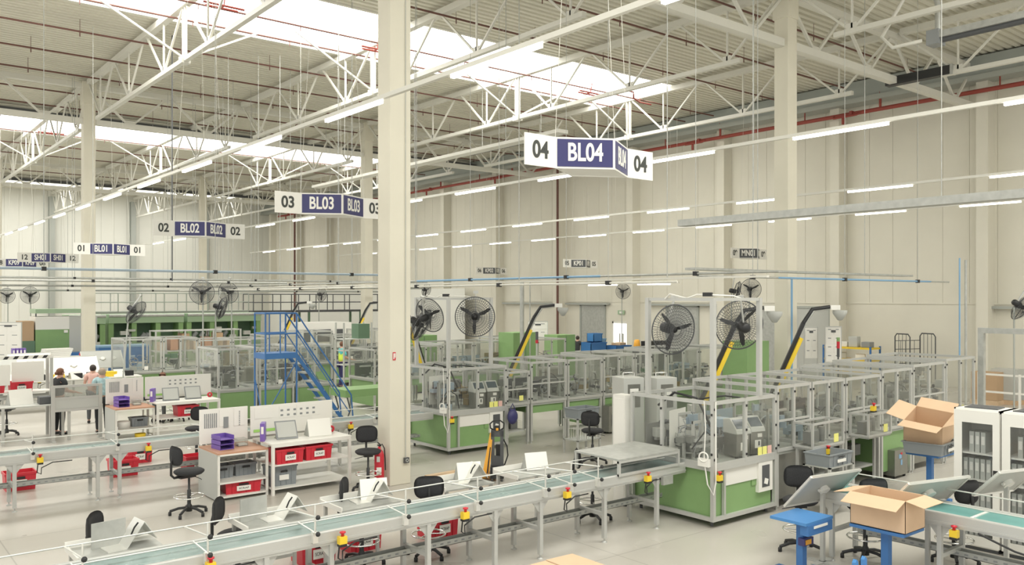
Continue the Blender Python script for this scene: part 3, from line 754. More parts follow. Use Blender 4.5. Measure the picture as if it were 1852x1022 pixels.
def module(X, Y, W, D, zt, k, rng, base='green', lab='', n=1.0, zb=.95, kind='machine_module', mids=True):
    t = thing('machine_module', lab, 'machine', (X, Y, 0), 0, 'enclosed machine modules')
    f = MB(); md = [W*.5] if (mids and W > .9) else []
    frame_box(f, .03, W-.03, 0, D, zb, zt, .05, md)
    f.bx(.03, W-.03, -.02, .02, zb+(zt-zb)*.45, zb+(zt-zb)*.45+.03) if rng.random() < .4 else None
    for x in (.04, W-.04):
        for y in (.02, D-.02): f.bx(x-.03, x+.03, y-.03, y+.03, .05, zb); f.tube((x, y, 0), (x, y, .06), .02, 6)
    f.build('guard_frame', 'alu', t)
    MB().bx(.02, W-.02, .0, D, zb-.05, zb).build('machine_bed', 'steel_grey', t)
    if base == 'green': MB().bx(.08, W-.08, .05, D-.05, .14, zb-.05).build('base_cabinet', 'green', t, 'green base cabinet')
    elif base == 'band': MB().bx(.08, W-.08, .05, D-.05, zb-.24, zb-.05).build('base_band', 'green', t, 'green apron below the bed')
    elif base == 'grey': MB().bx(.1, W-.1, .06, D-.06, .14, zb-.05).build('base_cabinet', 'stainless', t)
    else:
        g = MB(); g.bx(.08, W-.08, .1, D-.1, .3, .34); g.box((W*.4, D*.4, .48), (W*.3, .3, .26)); g.build('lower_shelf', 'light_grey', t)
        g = MB()
        for i in range(9): g.box((rng.uniform(.2, W-.2), rng.uniform(.25, D-.2), rng.uniform(.4, .8)), (rng.uniform(.08, .35), rng.uniform(.1, .4), rng.uniform(.08, .3)))
        g.bx(.1, W-.1, D-.14, D-.12, .1, zb-.06); g.build('drive_unit', 'machine_grey', t)
    cuts = [.06] + [W*.5]*len(md) + [W-.06]
    gp = [(cuts[i]+.02, cuts[i+1]-.02) for i in range(len(cuts)-1)]
    for a, b in gp: MB().bx(a, b, -.004, .004, zb+.06, zt-.06).build('guard_panel', 'clear', t)
    MB().bx(.06, W-.06, D-.004, D+.004, zb+.06, zt-.06).build('guard_panel', 'clear', t)
    MB().bx(.026, .034, .04, D-.04, zb+.06, zt-.06).build('guard_panel', 'clear', t)
    if n > .5:
        knobs(t, [(x, -.03, z) for x in [.03]+md+[W-.03] for z in (zb+.12, zt-.12)])
    clutter(t, .1, W-.1, .15, D-.1, zb, zt-.15, rng, n*max(.7, W/1.4))
    if rng.random() < .5: MB().box((W*.5+.1, -.01, zb+.16), (.12, .004, .12)).build('warning_label', rng.choice(['sticker_yellow', 'paper']), t)
    return t
rng = random.Random(3)
ordn = ['first', 'second', 'third', 'fourth', 'fifth', 'sixth', 'seventh', 'eighth', 'ninth', 'tenth', 'eleventh']
# front line
packer(10.38, 7.96, 1, random.Random(11)); packer(10.62, 15.3, 2, random.Random(12))
def line(k, Y, x, specs, zt=2.04, D=1.7, n=1.0):
    for i, (W, base, h) in enumerate(specs):
        if W < 0: x += -W; continue
        module(x, Y, W-.03, D, h or zt, k, rng, base, 'clear walled machine module, %s to the right in the %s' % (ordn[i], rowname(k)), n)
        x += W
line(1, 8.0, 12.08, [(1.05, 'grey', 0), (1.1, 'open', 0), (1.3, 'open', 0), (1.25, 'green', 2.1), (1.45, 'grey', 2.15), (1.45, 'open', 2.2)])
line(2, 15.35, 12.28, [(.75, 'open', 1.75), (1.2, 'band', 1.95), (1.25, 'band', 1.95), (1.2, 'green', 2.0), (1.3, 'green', 2.0), (1.4, 'band', 2.05), (1.4, 'green', 2.05), (1.3, 'green', 2.0)], 2.0, 1.6, .9)
line(3, 22.65, 8.15, [(1.15, 'green', 2.1), (1.1, 'green', 2.1), (1.2, 'green', 2.1), (-1.35, '', 0), (1.3, 'green', 1.9), (1.2, 'band', 1.95), (1.3, 'band', 2.0), (1.4, 'green', 2.0), (1.4, 'green', 2.1), (1.4, 'grey', 2.0)], 2.1, 1.6, .8)
line(4, 29.8, 7.6, [(1.25, 'green', 2.1), (1.2, 'green', 2.1), (1.2, 'green', 2.0), (1.3, 'grey', 2.0), (1.3, 'green', 2.1), (1.4, 'green', 2.2), (1.4, 'green', 2.0), (1.4, 'grey', 2.2)], 2.1, 1.6, .6)
def feeder_px(u0, v0, t, label, rz):
    a, b = ray(u0); return feeder(a*t, b*t, label, rz=rz)
feeder_px(1262, 697, .0108, 'yellow and black inclined feeder rising behind the nearest fan gantry', -.68)
feeder_px(1392, 690, .0118, 'yellow and black swan neck feeder beside the right hall pillar', -.68)
feeder_px(916, 690, .0147, 'yellow and black swan neck feeder right of the frontal fan', -.68)
feeder_px(770, 640, .0165, 'yellow and black feeder leaning left beside the big column', 3.4)
feeder_px(630, 640, .0232, 'yellow and black swan neck feeder behind the person in the yellow vest', -.68)
feeder_px(500, 640, .023, 'yellow and black feeder far behind the blue stairs', -.68)

# fans on the gantries
fan(1218, 596, .00885, -.25, .12, 'big black fan hanging left of the nearest gantry post', roll=.25)
fan(1337, 588, .0090, 2.55, -.15, 'big black fan hanging right of the nearest gantry post, seen from its motor side', roll=.2)
fan(859, 573, .0123, -.72, .0, 'frontal round black fan above the machine behind the big column', s=1.1)
fan(777, 570, .0126, 1.9, -.3, 'tilted black fan just right of the big column', roll=-.2)
fan(762, 588, .0128, .6, .5, 'lower tilted black fan just right of the big column')
fan(365, 529, .0186, -.5, .0, 'round grey fan on a pole left of the blue stairs', True)
fan(413, 529, .0214, -.9, .2, 'dark fan on a pole right of its twin and left of the stairs', True, s=1.05)
fan(402, 557, .0190, 1.0, .3, 'dark fan seen edge on below the pair left of the stairs', True)
fan(246, 565, .0172, .9, .6, 'dark fan tipped steeply right of the left hall pillar', True, roll=.2)
fan(582, 533, .0320, .4, .1, 'small far fan above the long railing', True)
fan(12, 535, .0290, -.4, .0, 'small fan at the far left edge by the white wall', True)
fan(54, 534, .0262, -.3, .0, 'small fan by the white wall, right of another', True)
fan(771, 525, .0330, .3, .2, 'small far fan above the gantry beside the big column', True)
fan(1127, 527, .0290, -.5, .0, 'small far fan in front of the side wall door', True)
fan(1358, 523, .0215, -.7, .0, 'far fan above the right end of the nearest gantry', True)
fan(1334, 528, .0205, .7, .2, 'far fan seen edge on left of its twin above the gantry', True)
fan(1849, 556, .0155, .8, .6, 'dark fan cut off by the right edge of the picture', True)

# small clear guard boxes on the front of the first and third modules of the front line
for x, y, w_, l in ((12.55, 7.62, .95, 'left'), (14.35, 7.62, .8, 'right')):
    t = thing('infeed_guard', '%s small clear guard box jutting out from the front line modules' % l, 'guard box', (x, y, 0)); f = MB(); frame_box(f, 0, w_, 0, .34, 1.0, 1.42, .035); f.build('guard_frame', 'alu', t)
    MB().bx(.02, w_-.02, -.003, .003, 1.03, 1.39).build('guard_panel', 'clear', t); MB().bx(0, w_, 0, .34, .97, 1.0).build('base_plate', 'galv', t); MB().box((w_*.75, -.01, 1.12), (.14, .004, .14)).build('warning_label', 'sticker_yellow', t)
    m = MB(); m.box((w_*.3, .2, 1.15), (.3, .12, .2)); m.tube((w_*.6, .18, 1.05), (w_*.6, .18, 1.3), .05, 10); m.build('mechanism', 'machine_grey', t)
    for a in (.03, w_-.03): MB().bx(a-.02, a+.02, .28, .32, 0, .97).build('leg', 'alu', t)
    estop(t, (w_*.4 if l == 'left' else w_*.1, -.0, .93 if l == 'left' else 1.52))
t = thing('electrical_cabinet', 'white electrical cabinet behind the left side of the nearest machine', 'cabinet', (10.31, 9.7, 0)); MB().bx(0, .21, 0, .28, .06, 1.86).build('body', 'white_metal', t); MB().bx(.02, .19, .02, .26, 0, .06).build('plinth', 'dark_grey', t); MB().bx(-.006, 0, .03, .25, .1, 1.8).build('door', 'white_plastic', t)
for u, l in ((1137, 'left'), (1196, 'right')):
    a, b = ray(u); q = .0104; t = thing('equipment_unit', '%s of two upright grey units with top handles behind the nearest machine' % l, 'machine', (a*q, b*q, 0), -.3)
    MB().bx(-.22, .22, -.2, .25, .08, 2.0).build('housing', 'light_grey', t, bevel=.01); MB().bx(-.13, .13, -.206, -.2, 1.45, 1.88).build('recess', 'stainless', t); MB().bx(-.09, .09, -.212, -.205, 1.68, 1.8).build('label_plate', 'paper', t)
    MB().path([(-.12, 0, 2.0), (-.12, 0, 2.08), (.12, 0, 2.08), (.12, 0, 2.0)], .012, 6).build('handle', 'chrome', t)
    for x in (-.17, .17): MB().tube((x, 0, 0), (x, 0, .08), .03, 8).build('foot', 'black_plastic', t)
# ================================================================ FURNITURE AND STOCK
def make_chair():
    t = thing('drafting_chair', '', 'chair')
    b = MB()
    for k in range(5):
        a = 2*PI*k/5+.3; c, s = math.cos(a), math.sin(a)
        b.path([(c*.03, s*.03, .12), (c*.16, s*.16, .11), (c*.29, s*.29, .07)], .022, 6)
    b.lathe((0, 0, .06), [(0, 0), (.05, .0), (.05, .08), (.03, .12)], 12)
    bo = b.build('star_base', 'black_plastic', t)
    for k in range(5):
        a = 2*PI*k/5+.3; c, s = math.cos(a), math.sin(a); MB().lathe((c*.29, s*.29, 0), [(0, 0), (.026, 0), (.026, .05), (.01, .07)], 8).build('glide', 'black_plastic', bo)
    MB().lathe((0, 0, .14), [(.03, 0), (.03, .26), (.018, .27), (.018, .5)], 12).build('gas_column', 'black_plastic', t)
    r = MB(); r.ring((0, 0, .30), .23, .012, (0, 0, 1), 30, 6)
    for k in range(3): a = 2*PI*k/3; r.tube((math.cos(a)*.03, math.sin(a)*.03, .30), (math.cos(a)*.23, math.sin(a)*.23, .30), .009, 6)
    r.build('foot_ring', 'chrome', t, 'chrome foot ring')
    s = MB(); s.lathe((0, 0, .64), [(.0, 0), (.12, .0), (.20, .02), (.235, .05), (.235, .075), (.20, .095), (0, .10)], 20); s.build('seat', 'black_fabric', t)
    m = MB(); m.box((0, -.05, .625), (.16, .26, .03)); m.path([(.08, .05, .62), (.2, .08, .60), (.25, .08, .59)], .006, 5); m.build('seat_plate', 'black_plastic', t)
    MB().path([(0, -.12, .63), (0, -.25, .63), (0, -.30, .68), (0, -.30, .86), (0, -.27, .98)], .02, 8).build('back_bar', 'black_plastic', t)
    k = MB(); n, mm = 9, 7; vs = []
    for side in (0, 1):
        for j in range(mm):
            z = -1+2*j/(mm-1)
            for i in range(n):
                x = -1+2*i/(n-1)
                q = (abs(x)**3.2+abs(z)**3.2); sc = 1/max(1, q)**(1/3.2)
                X_, Z_ = x*sc*.20, z*sc*.155; edge = max(0, 1-q)
                vs.append((X_, -.25 + .045*(x*sc)**2*1.0 + (-.0 - .035*edge**.5 if side else .012*edge**.5), .98+Z_))
    fs = []
    for side in (0, 1):
        o = side*n*mm
        for j in range(mm-1):
            for i in range(n-1):
                q = (o+j*n+i, o+j*n+i+1, o+(j+1)*n+i+1, o+(j+1)*n+i); fs.append(q if not side else q[::-1])
    bd = [i for i in range(n)] + [j*n+n-1 for j in range(1, mm)] + [(mm-1)*n+i for i in range(n-2, -1, -1)] + [j*n for j in range(mm-2, 0, -1)]
    for a in range(len(bd)): p, q = bd[a], bd[(a+1) % len(bd)]; fs.append((p, p+n*mm, q+n*mm, q))
    k.add(vs, fs, True); k.build('backrest', 'black_fabric', t)
    return Proto(t)
CH = make_chair()
for x, y, rz, l in ((4.5, 13.78, -1.4, 'black drafting chair with foot ring left of the brown topped bench'), (7.6, 13.5, 2.75, 'black drafting chair between the white bench and the fire extinguisher'),
    (12.45, 12.65, -1.0, 'black drafting chair alone on the open floor behind the front conveyor'), (3.75, 9.75, -2.2, 'black chair seen edge on beside the workstation with the steel fold'),
    (5.42, 9.8, -2.25, 'black chair behind the front conveyor with a red crate by its base'), (6.3, 9.55, -.55, 'black chair with its back turned, behind the front conveyor'),
    (9.3, 9.45, -2.2, 'black chair behind the grey cover plate at the end of the front conveyor'), (2.45, 9.95, -2.2, 'leftmost black chair behind the front conveyor'),
    (10.4, 6.5, 2.25, 'black drafting chair beside the nearest green machine'), (10.75, 5.75, -.6, 'black chair behind the open cardboard box'),
    (11.55, 4.95, -.4, 'black chair with foot ring beside the white cabinets'), (3.5, 24.6, -2.2, 'black chair at the far left beside the woman in black'),
    (3.0, 27.3, -2.2, 'black chair cut off by the left edge of the picture'), (*at(295, 673, 1.38), 2.6, 'black chair behind the second bench, left one'), (7.7, 24.5, -.4, 'black chair behind the second bench, right one'),
    (6.1, 18.2, 2.5, 'black chair lower left behind the second conveyor'), (15.4, 11.9, .5, 'black office chair by the machine modules across the aisle')):
    CH.place((x, y), rz, l, 'drafting chairs')

def make_crate(m, L=.56, W=.38, H=.30, tagc=None, cat='crate', word=None):
    t = thing('plastic_crate', '', 'crate'); b = MB(); w = .012; f = .93
    o = [(-L/2, -W/2), (L/2, -W/2), (L/2, W/2), (-L/2, W/2)]
    vs = [(x*f, y*f, 0) for x, y in o] + [(x, y, H) for x, y in o] + [(x-math.copysign(w, x), y-math.copysign(w, y), H) for x, y in o] + [((x-math.copysign(w, x))*f, (y-math.copysign(w, y))*f, w) for x, y in o]
    fs = [(3, 2, 1, 0)] + [(i, (i+1) % 4, 4+(i+1) % 4, 4+i) for i in range(4)] + [(4+i, 4+(i+1) % 4, 8+(i+1) % 4, 8+i) for i in range(4)] + [(8+i, 8+(i+1) % 4, 12+(i+1) % 4, 12+i) for i in range(4)] + [(12, 13, 14, 15)]
    b.add(vs, fs); b.bx(-L/2-.012, L/2+.012, -W/2-.012, -W/2, H-.035, H); b.bx(-L/2-.012, L/2+.012, W/2, W/2+.012, H-.035, H); b.bx(-L/2-.012, -L/2, -W/2, W/2, H-.035, H); b.bx(L/2, L/2+.012, -W/2, W/2, H-.035, H)
    for x in (-.3, -.1, .1, .3): b.box((x*L, -W/2*.97, H*.45), (.012, .02, H*.8))
    b.build('crate_body', m, t)
    MB().box((0, -W/2-.014, H*.72), (.14, .006, .035)).build('hand_slot', 'black_plastic', t, 'dark hand slot')
    if tagc:
        c = MB().box((0, -W/2-.012, H*.42), (.2, .006, .1)).build('paper_label', 'paper', t, 'white paper label')
        if word: text(word, .05, 'text_dark', c, (0, -W/2-.016, H*.42), (PI/2, 0, 0))
    return Proto(t)
RC = make_crate('red', .52, .40, .26, True, word='SCRAP'); GC = make_crate('crate_grey', .38, .30, .22); GL = make_crate('crate_grey', .56, .40, .40, True)

# ---- benches
def make_bench(full=True):
    t = thing('packing_bench', '', 'bench')
    b = MB(); b.bx(0, .9, 0, .95, .80, .83); bt = b.build('brown_top', 'wood_top', t, 'brown laminate top')
    for x in (.02, .88):
        for y in (.02, .93): MB().bx(x-.02, x+.02, y-.02, y+.02, 0, .80).build('leg', 'white_metal', t)
    f = MB(); f.bx(0, .9, 0, .03, .77, .80); f.bx(0, .03, 0, .95, .77, .80); f.bx(.87, .9, 0, .95, .77, .8)
    f.build('top_frame', 'white_metal', t)
    for z in (.29, .05): MB().bx(0, .9, .0, .95, z, z+.03).build('shelf', 'white_metal', t)
    MB().bx(.9, 2.46, -.15, .72, .88, .91).build('white_top', 'white_metal', t, 'white worktop')
    for x in (.93, 2.43):
        for y in (-.13, .70): MB().bx(x-.025, x+.025, y-.025, y+.025, 0, .88).build('leg', 'white_metal', t)
    MB().bx(.93, 2.43, -.15, -.12, .84, .88).build('top_frame', 'white_metal', t)
    for z in (.50, .09): MB().bx(.93, 2.43, -.12, .68, z, z+.025).build('shelf', 'white_metal', t)
    MB().bx(-.012, 0, .02, .93, .02, .8).build('side_panel', 'light_grey', t)
    m = MB(); m.bx(.0, .88, .90, .93, .86, 1.48); m.bx(.90, 2.55, .80, .83, .93, 1.48); bb = m.build('back_board', 'white_plastic', t)
    q = MB(); q.bx(0, .03, .0, .9, .0, .0+.001); 
    st = MB()
    for i in range(7): st.box((.09+i*.035, .895, 1.27), (.016, .006, .26))
    st.build('striped_chart', 'mid_grey', bb, 'striped wall chart')
    pp = MB()
    for x, z, w_, h in ((.45, 1.3, .2, .3), (.72, 1.3, .2, .32), (1.15, 1.34, .36, .2), (1.6, 1.33, .3, .22), (2.05, 1.33, .5, .22)): pp.box((x, .893 if x < .9 else .795, z), (w_, .006, h))
    pp.build('paper_sheet', 'paper', bb)
    dd = MB()
    for i in range(12): dd.box((1.5+(i % 6)*.13, .79, 1.36-(i//6)*.09), (.05, .004, .035))
    dd.build('printed_picture', 'mid_grey', bb)
    MB().box((1.2, .79, 1.02), (.5, .005, .05)).build('green_strip', 'sticker_green', bb)
    q = MB(); q.box((.47, .885, 1.22), (.09, .004, .2)); [q.box((.72, .885, 1.4-i*.035), (.02, .004, .018)) for i in range(8)]; q.build('printed_chart', 'mid_grey', bb)
    return Proto(t)
BN = make_bench()
def make_simple(name, cat, parts):
    t = thing(name, '', cat)
    for pn, m, mb in parts: mb.build(pn, m, t)
    return Proto(t)
# purple letter tray stack
def tray_mb(z): 
    m = MB(); m.bx(-.13, .13, -.17, .17, z, z+.008); m.bx(-.13, -.122, -.17, .17, z, z+.075); m.bx(.122, .13, -.17, .17, z, z+.075); m.bx(-.13, .13, .162, .17, z, z+.075); return m
LT = make_simple('letter_tray_stack', 'letter trays', [('tray', 'purple', tray_mb(.0)), ('tray', 'purple', tray_mb(.085)), ('tray', 'purple', tray_mb(.17))])
BD = make_simple('ring_binder', 'binder', [('cover', 'purple', MB().bx(-.04, .04, -.14, .14, 0, .32)), ('spine_label', 'paper', MB().box((0, -.142, .2), (.045, .004, .13)))])
m1 = MB(); m1.slab([(-.17, 0, 0), (.17, 0, 0), (.17, .16, .27), (-.17, .16, .27)], .015)
m2 = MB(); m2.slab([(-.15, .005, .03), (.15, .005, .03), (.15, .145, .25), (-.15, .145, .25)], .02)
m3 = MB(); m3.bar((-.12, .16, .22), (-.12, .24, .0), .015); m3.bar((.12, .16, .22), (.12, .24, .0), .015); m3.box((0, .12, .004), (.3, .24, .008))
DS = make_simple('document_stand', 'document stand', [('frame', 'mid_grey', m1), ('sheet', 'light_grey', m2), ('support', 'galv', m3)])
m1 = MB(); m1.slab([(-.2, 0, 0), (.2, 0, 0), (.2, .1, .28), (-.2, .1, .28)], .012); m3 = MB(); m3.bx(-.2, .2, 0, .25, -.001, .012); m3.slab([(-.2, .02, 0), (-.2, .25, 0), (-.2, .1, .25)], .006); m3.slab([(.2, .02, 0), (.2, .25, 0), (.2, .1, .25)], .006)
DW = make_simple('document_stand', 'document stand', [('sheet', 'paper', m1), ('support', 'galv', m3)])
TR = make_simple('tape_roll', 'tape', [('roll', 'red', MB().ring((0, 0, .06), .045, .022, (.3, 1, 0), 20, 8))])
OG = make_simple('drawer_organiser', 'organiser', [('case', 'clear_hazy', MB().bx(-.09, .09, -.1, .1, 0, .13)), ('drawer', 'white_plastic', MB().bx(-.08, .08, -.09, .05, .01, .04))])
for i, (bx_, by_, nm) in enumerate(((5.15, 14.3, 'nearer bench'), (5.3, 21.5, 'second bench'))):
    BN.place((bx_, by_), 0, ['white and brown packing bench with two red crates in front of the big column', 'white and brown packing bench with two grey display boards, further back'][i])
    LT.place((bx_+.25, by_+.45, .83), .1, 'stack of purple letter trays on the brown top of the '+nm)
    OG.place((bx_+.62, by_+.55, .83), 0, 'clear drawer organiser on the brown top of the '+nm)
    BD.place((bx_+.95, by_+.35, .91), -.5, 'purple ring binder standing on the white top of the '+nm)
    DS.place((bx_+1.35, by_+.2, .91), -.15, 'grey framed document stand on the %s, beside the binder' % nm, scale=1.15)
    if i == 0:
        DW.place((bx_+1.98, by_+.15, .91), -.1, 'document stand with a bright white sheet on the nearer bench', scale=1.1)
        TR.place((bx_+2.35, by_+.45, .91), 0, 'red tape roll at the right end of the nearer bench')
        RC.place((bx_+1.22+.05, by_+.1, .525), 0, 'left red crate with white label on the middle shelf of the nearer bench', 'red crates')
        RC.place((bx_+1.84, by_+.12, .525), 0, 'right red crate with white label on the middle shelf of the nearer bench', 'red crates')
        RC.place((bx_+.5, by_+.3, .08), -.1, 'red crate on the bottom shelf under the brown bench top', 'red crates', (1.2, 1.2, .85))
        GC.place((bx_+.22, by_+.5, .32), 0, 'left small grey crate under the brown bench top', 'small grey crates')
        GC.place((bx_+.64, by_+.52, .32), 0, 'right small grey crate under the brown bench top', 'small grey crates')
        GL.place((bx_+1.2, by_+.2, .115), 0, 'large grey crate with label on the bottom shelf of the nearer bench', None, .9)
    else:
        DS.place((bx_+1.9, by_+.2, .91), -.1, 'right hand grey document stand on the second bench', scale=1.15)
        TR.place((bx_+2.38, by_+.4, .91), 0, 'red tape roll at the right end of the second bench')
        GC.place((bx_+.65, by_+.5, .32), 0, 'grey crate under the brown top of the second bench', 'small grey crates')
        o = MB().lathe((bx_+.25, by_+.35, .32), [(0, 0), (.17, 0), (.17, .14), (.16, .16), (0, .17)], 20).build('round_tub', 'white_plastic'); tag(o, 'round cream tub under the second bench top', 'tub')
        tag(MB().lathe((bx_+.6, by_+.15, .08), [(0, 0), (.12, 0), (.13, .1), (.12, .1), (.11, .02), (0, .02)], 16).build('bowl', 'yellow'), 'yellow bowl under the second bench', 'bowl')
        RC.place((bx_+1.7, by_+.2, .525), 0, 'red crate on the middle shelf of the second bench', 'red crates')
for x, y, l in ((5.0, 10.35, 'red crate on the floor behind the front conveyor, left of the chair base'), (5.75, 10.45, 'red crate on the floor behind the front conveyor, right of the chair base'), (3.95, 10.6, 'red crate at the bottom edge behind the front conveyor'), (6.95, 10.3, 'red crate on the floor behind the turned chair'),
                (2.7, 17.6, 'leftmost red crate under the second conveyor'), (4.5, 17.7, 'middle red crate under the second conveyor'), (5.75, 17.2, 'red crate under the second conveyor beside the drafting chair'), (5.1, 18.9, 'red crate on the floor in front of the second bench')):
    RC.place((x, y, 0), 0, l, 'red crates', (.95, .95, 1.25))

# ---- workstations behind the front conveyor
def make_ws():
    t = thing('workstation_table', '', 'table')
    MB().bx(-.42, .42, -.28, .3, .84, .86).build('table_top', 'galv', t)
    for x in (-.38, .38): MB().bx(x-.02, x+.02, .22, .26, 0, .84).build('leg', 'alu', t); MB().bx(x-.02, x+.02, -.26, -.22, .6, .84).build('front_bracket', 'alu', t)
    MB().bx(-.4, .4, .225, .255, .3, .34).build('cross_member', 'alu', t)
    r = MB(); r.bx(-.43, .43, .29, .31, .84, .93); r.bx(-.43, -.41, -.28, .3, .84, .9); r.build('raised_edge', 'white_metal', t)
    return Proto(t)
WS = make_ws()
def make_fold():
    t = thing('sheet_metal_fold', '', 'guide'); 
    m = MB(); m.slab([(-.18, 0, 0), (-.02, 0, .0), (-.02, .28, .0), (-.18, .28, .0)], .008, (0, 0, 1)); m.slab([(-.02, 0, 0), (.13, 0, .2), (.13, .28, .2), (-.02, .28, 0)], .006); m.slab([(.13, 0, .2), (.24, 0, .04), (.24, .28, .04), (.13, .28, .2)], .006)
    m.slab([(-.02, .28, 0), (.13, .28, .2), (.24, .28, .04)], .006); m.build('folded_sheet', 'alu_bright', t); 
    MB().path([(.03, .05, .1), (.05, .03, .16), (.08, .02, .2)], .008, 5).build('hook', 'black_plastic', t)
    return Proto(t)
FO = make_fold()
for i, (x, y, l) in enumerate(((2.35, 9.5, 'leftmost'), (4.1, 9.55, 'second from left'), (5.33, 9.65, 'third from left'), (6.95, 9.75, 'fourth from left'), (8.2, 9.72, 'rightmost'))):
    WS.place((x, y), 0, 'small grey workstation table behind the front conveyor, %s' % l, 'workstation tables')
    if i != 4: FO.place((x+.1, y-.12, .865), .1-.1*i, 'bent bright steel guide on a workstation table, %s' % l, 'steel guides', (1.2, 1, 1.25))
    if i in (0, 1): tag(MB().box((x-.2 if i else x-.05, y+.1, 1.0), (.36, .01, .27), .2).build('upright_plate', 'galv'), 'upright grey plate on the workstation table, %s' % l, 'plate')
    if i > 1: DW.place((x+.2, y+.0, .865), -.3, 'white sheet on a stand at the workstation, %s' % l, 'document stands', .9)

# ---- pallet and stacker truck
m = MB()
for y in (-.34, -.17, 0, .17, .34): m.bx(-.6, .6, y-.06, y+.06, .12, .142)
for x in (-.55, 0, .55):
    m.bx(x-.07, x+.07, -.4, .4, .095, .12); m.bx(x-.07, x+.07, -.4, .4, 0, .02)
    for y in (-.33, 0, .33): m.bx(x-.07, x+.07, y-.06, y+.06, .02, .095)
o = m.build('wooden_pallet', 'wood'); o.location = (9.35, 13.0, 0); o.rotation_euler = (0, 0, .05); tag(o, 'bare wooden pallet on the floor left of the yellow stacker', 'pallet')
t = thing('stacker_truck', 'small walk-behind stacker with orange fork carriage, black mast and loop handle', 'stacker', (9.95, 12.7, 0), -.7); t.scale = (.92,)*3
MB().bx(-.14, .14, -.2, .18, .06, .30).build('battery_case', 'black_plastic', t)
m = MB(); m.bx(-.13, -.06, -.04, .06, .06, 1.02); m.bx(.06, .13, -.04, .06, .06, 1.02); m.bx(-.13, .13, -.04, .06, .9, 1.04); m.bx(-.13, .13, -.03, .05, .2, .5); m.build('mast', 'dark_grey', t)
m = MB(); m.slab([(-.32, -.1, .05), (-.17, -.1, .05), (-.09, .0, .98), (-.15, .0, .98)], .05); m.build('fork_carriage', 'orange', t, 'orange wedge shaped fork carriage')
MB().slab([(-.23, -.13, .06), (-.2, -.13, .06), (-.11, -.03, .86), (-.13, -.03, .86)], .01).build('chain_guide', 'black_plastic', t)
m = MB(); m.path([(-.05, .0, 1.02), (-.14, -.02, 1.08), (-.15, -.03, 1.17), (-.08, -.03, 1.23), (.06, -.03, 1.24), (.14, -.02, 1.18), (.13, -.01, 1.08), (.05, .0, 1.02)], .016, 8); m.box((0, -.02, 1.08), (.12, .06, .1)); m.build('tiller_handle', 'black_plastic', t)
m = MB(); m.path([(.12, .02, .85), (.2, .05, .7), (.22, .05, .5), (.15, .03, .3)], .014, 6); m.box((.05, .08, .55), (.16, .1, .35)); m.build('hydraulic_hose', 'black_plastic', t)
m = MB()
for x in (-.1, .1): m.tube((x-.02, -.15, .05), (x+.02, -.15, .05), .05, 12)
m.tube((0, .15, .06), (.06, .15, .06), .06, 12); m.build('wheel', 'dark_grey', t)
MB().box((.0, -.06, 1.06), (.05, .03, .05)).build('key_switch', 'orange', t)

# ---- fire extinguisher, sign and socket on the big column
t = thing('fire_extinguisher', 'red fire extinguisher beside the big white column', 'fire extinguisher', (7.9, 13.62, 0))
MB().lathe((0, 0, .08), [(0, 0), (.085, .0), (.09, .03), (.09, .5), (.07, .57), (.03, .61), (.025, .66), (0, .66)], 18).build('cylinder', 'red', t)
MB().lathe((0, 0, 0), [(.07, 0), (.06, .08), (.0, .08)], 12).build('stand_ring', 'red_dark', t)
MB().path([(0, 0, .74), (.05, -.02, .78), (.09, -.03, .70), (.1, -.04, .5), (.1, -.05, .3)], .012, 6).build('hose', 'black_plastic', t)
m = MB(); m.box((0, 0, .76), (.03, .1, .02)); m.box((0, 0, .79), (.02, .12, .015), 0, .3); m.build('lever', 'black_plastic', t)
m = MB(); m.box((-.06, -.068, .52), (.06, .004, .1), -.75); m.box((-.05, -.078, .3), (.09, .004, .14), -.6); m.build('paper_label', 'paper', t, 'white label')
t = thing('fire_sign', 'small red and white fire point sign on the big column', 'sign', (8.0, 13.485, 2.42)); t.location = (8.17, 13.488, 2.33)
MB().bx(-.06, .0, -.006, .0, 0, .15).build('board', 'red', t); m = MB(); m.bx(-.05, -.03, -.009, -.006, .02, .13); m.bx(-.024, -.008, -.009, -.006, .05, .13); m.build('symbol', 'paper', t)
t = thing('wall_socket', 'small dark socket low on the big column with its conduit', 'socket', (8.38, 13.488, .4))
MB().bx(-.04, .06, -.05, 0, 0, .1).build('box', 'dark_grey', t); MB().ring((.01, -.052, .05), .025, .008, (0, 1, 0)).build('outlet', 'light_grey', t); MB().tube((0, -.012, .1), (0, -.012, 11), .008, 6).build('conduit', 'light_grey', t)

# ---- blue mobile stairs
t = thing('mobile_stairs', 'blue mobile steps with a railed platform standing behind the bench', 'stairs', (8.25, 19.7, 0))
MB().bx(0, .85, 0, .7, 1.98, 2.12).build('platform', 'blue', t)
m = MB()
for x in (0.02, .83):
    for y in (.02, .68): m.tube((x, y, 0), (x, y, 3.1), .022, 8)
m.tube((.4, .02, 2.1), (.4, .02, 3.1), .016, 8); m.tube((.4, .68, 2.1), (.4, .68, 3.1), .016, 8)
m.tube((.02, .02, .6), (.83, .02, 1.9), .014, 6); m.tube((.02, .02, .15), (.02, .68, 1.5), .014, 6); m.build('support_post', 'blue', t)
m = MB()
for z in (3.1, 2.6):
    m.tube((.02, .02, z), (.83, .02, z), .02, 8); m.tube((.02, .68, z), (.83, .68, z), .02, 8); m.tube((.02, .02, z), (.02, .68, z), .02, 8)
for y in (.02, .68): m.path([(.83, y, 3.1), (2.35, y, .95), (2.42, y, .15)], .02, 8); m.path([(.83, y, 2.6), (2.3, y, .5)], .014, 8)
m.build('handrail', 'blue', t)
m = MB()
for y in (.08, .62): m.bar((.85, y, 2.05), (2.3, y, .1), .03, .09)
m.build('stringer', 'blue', t)
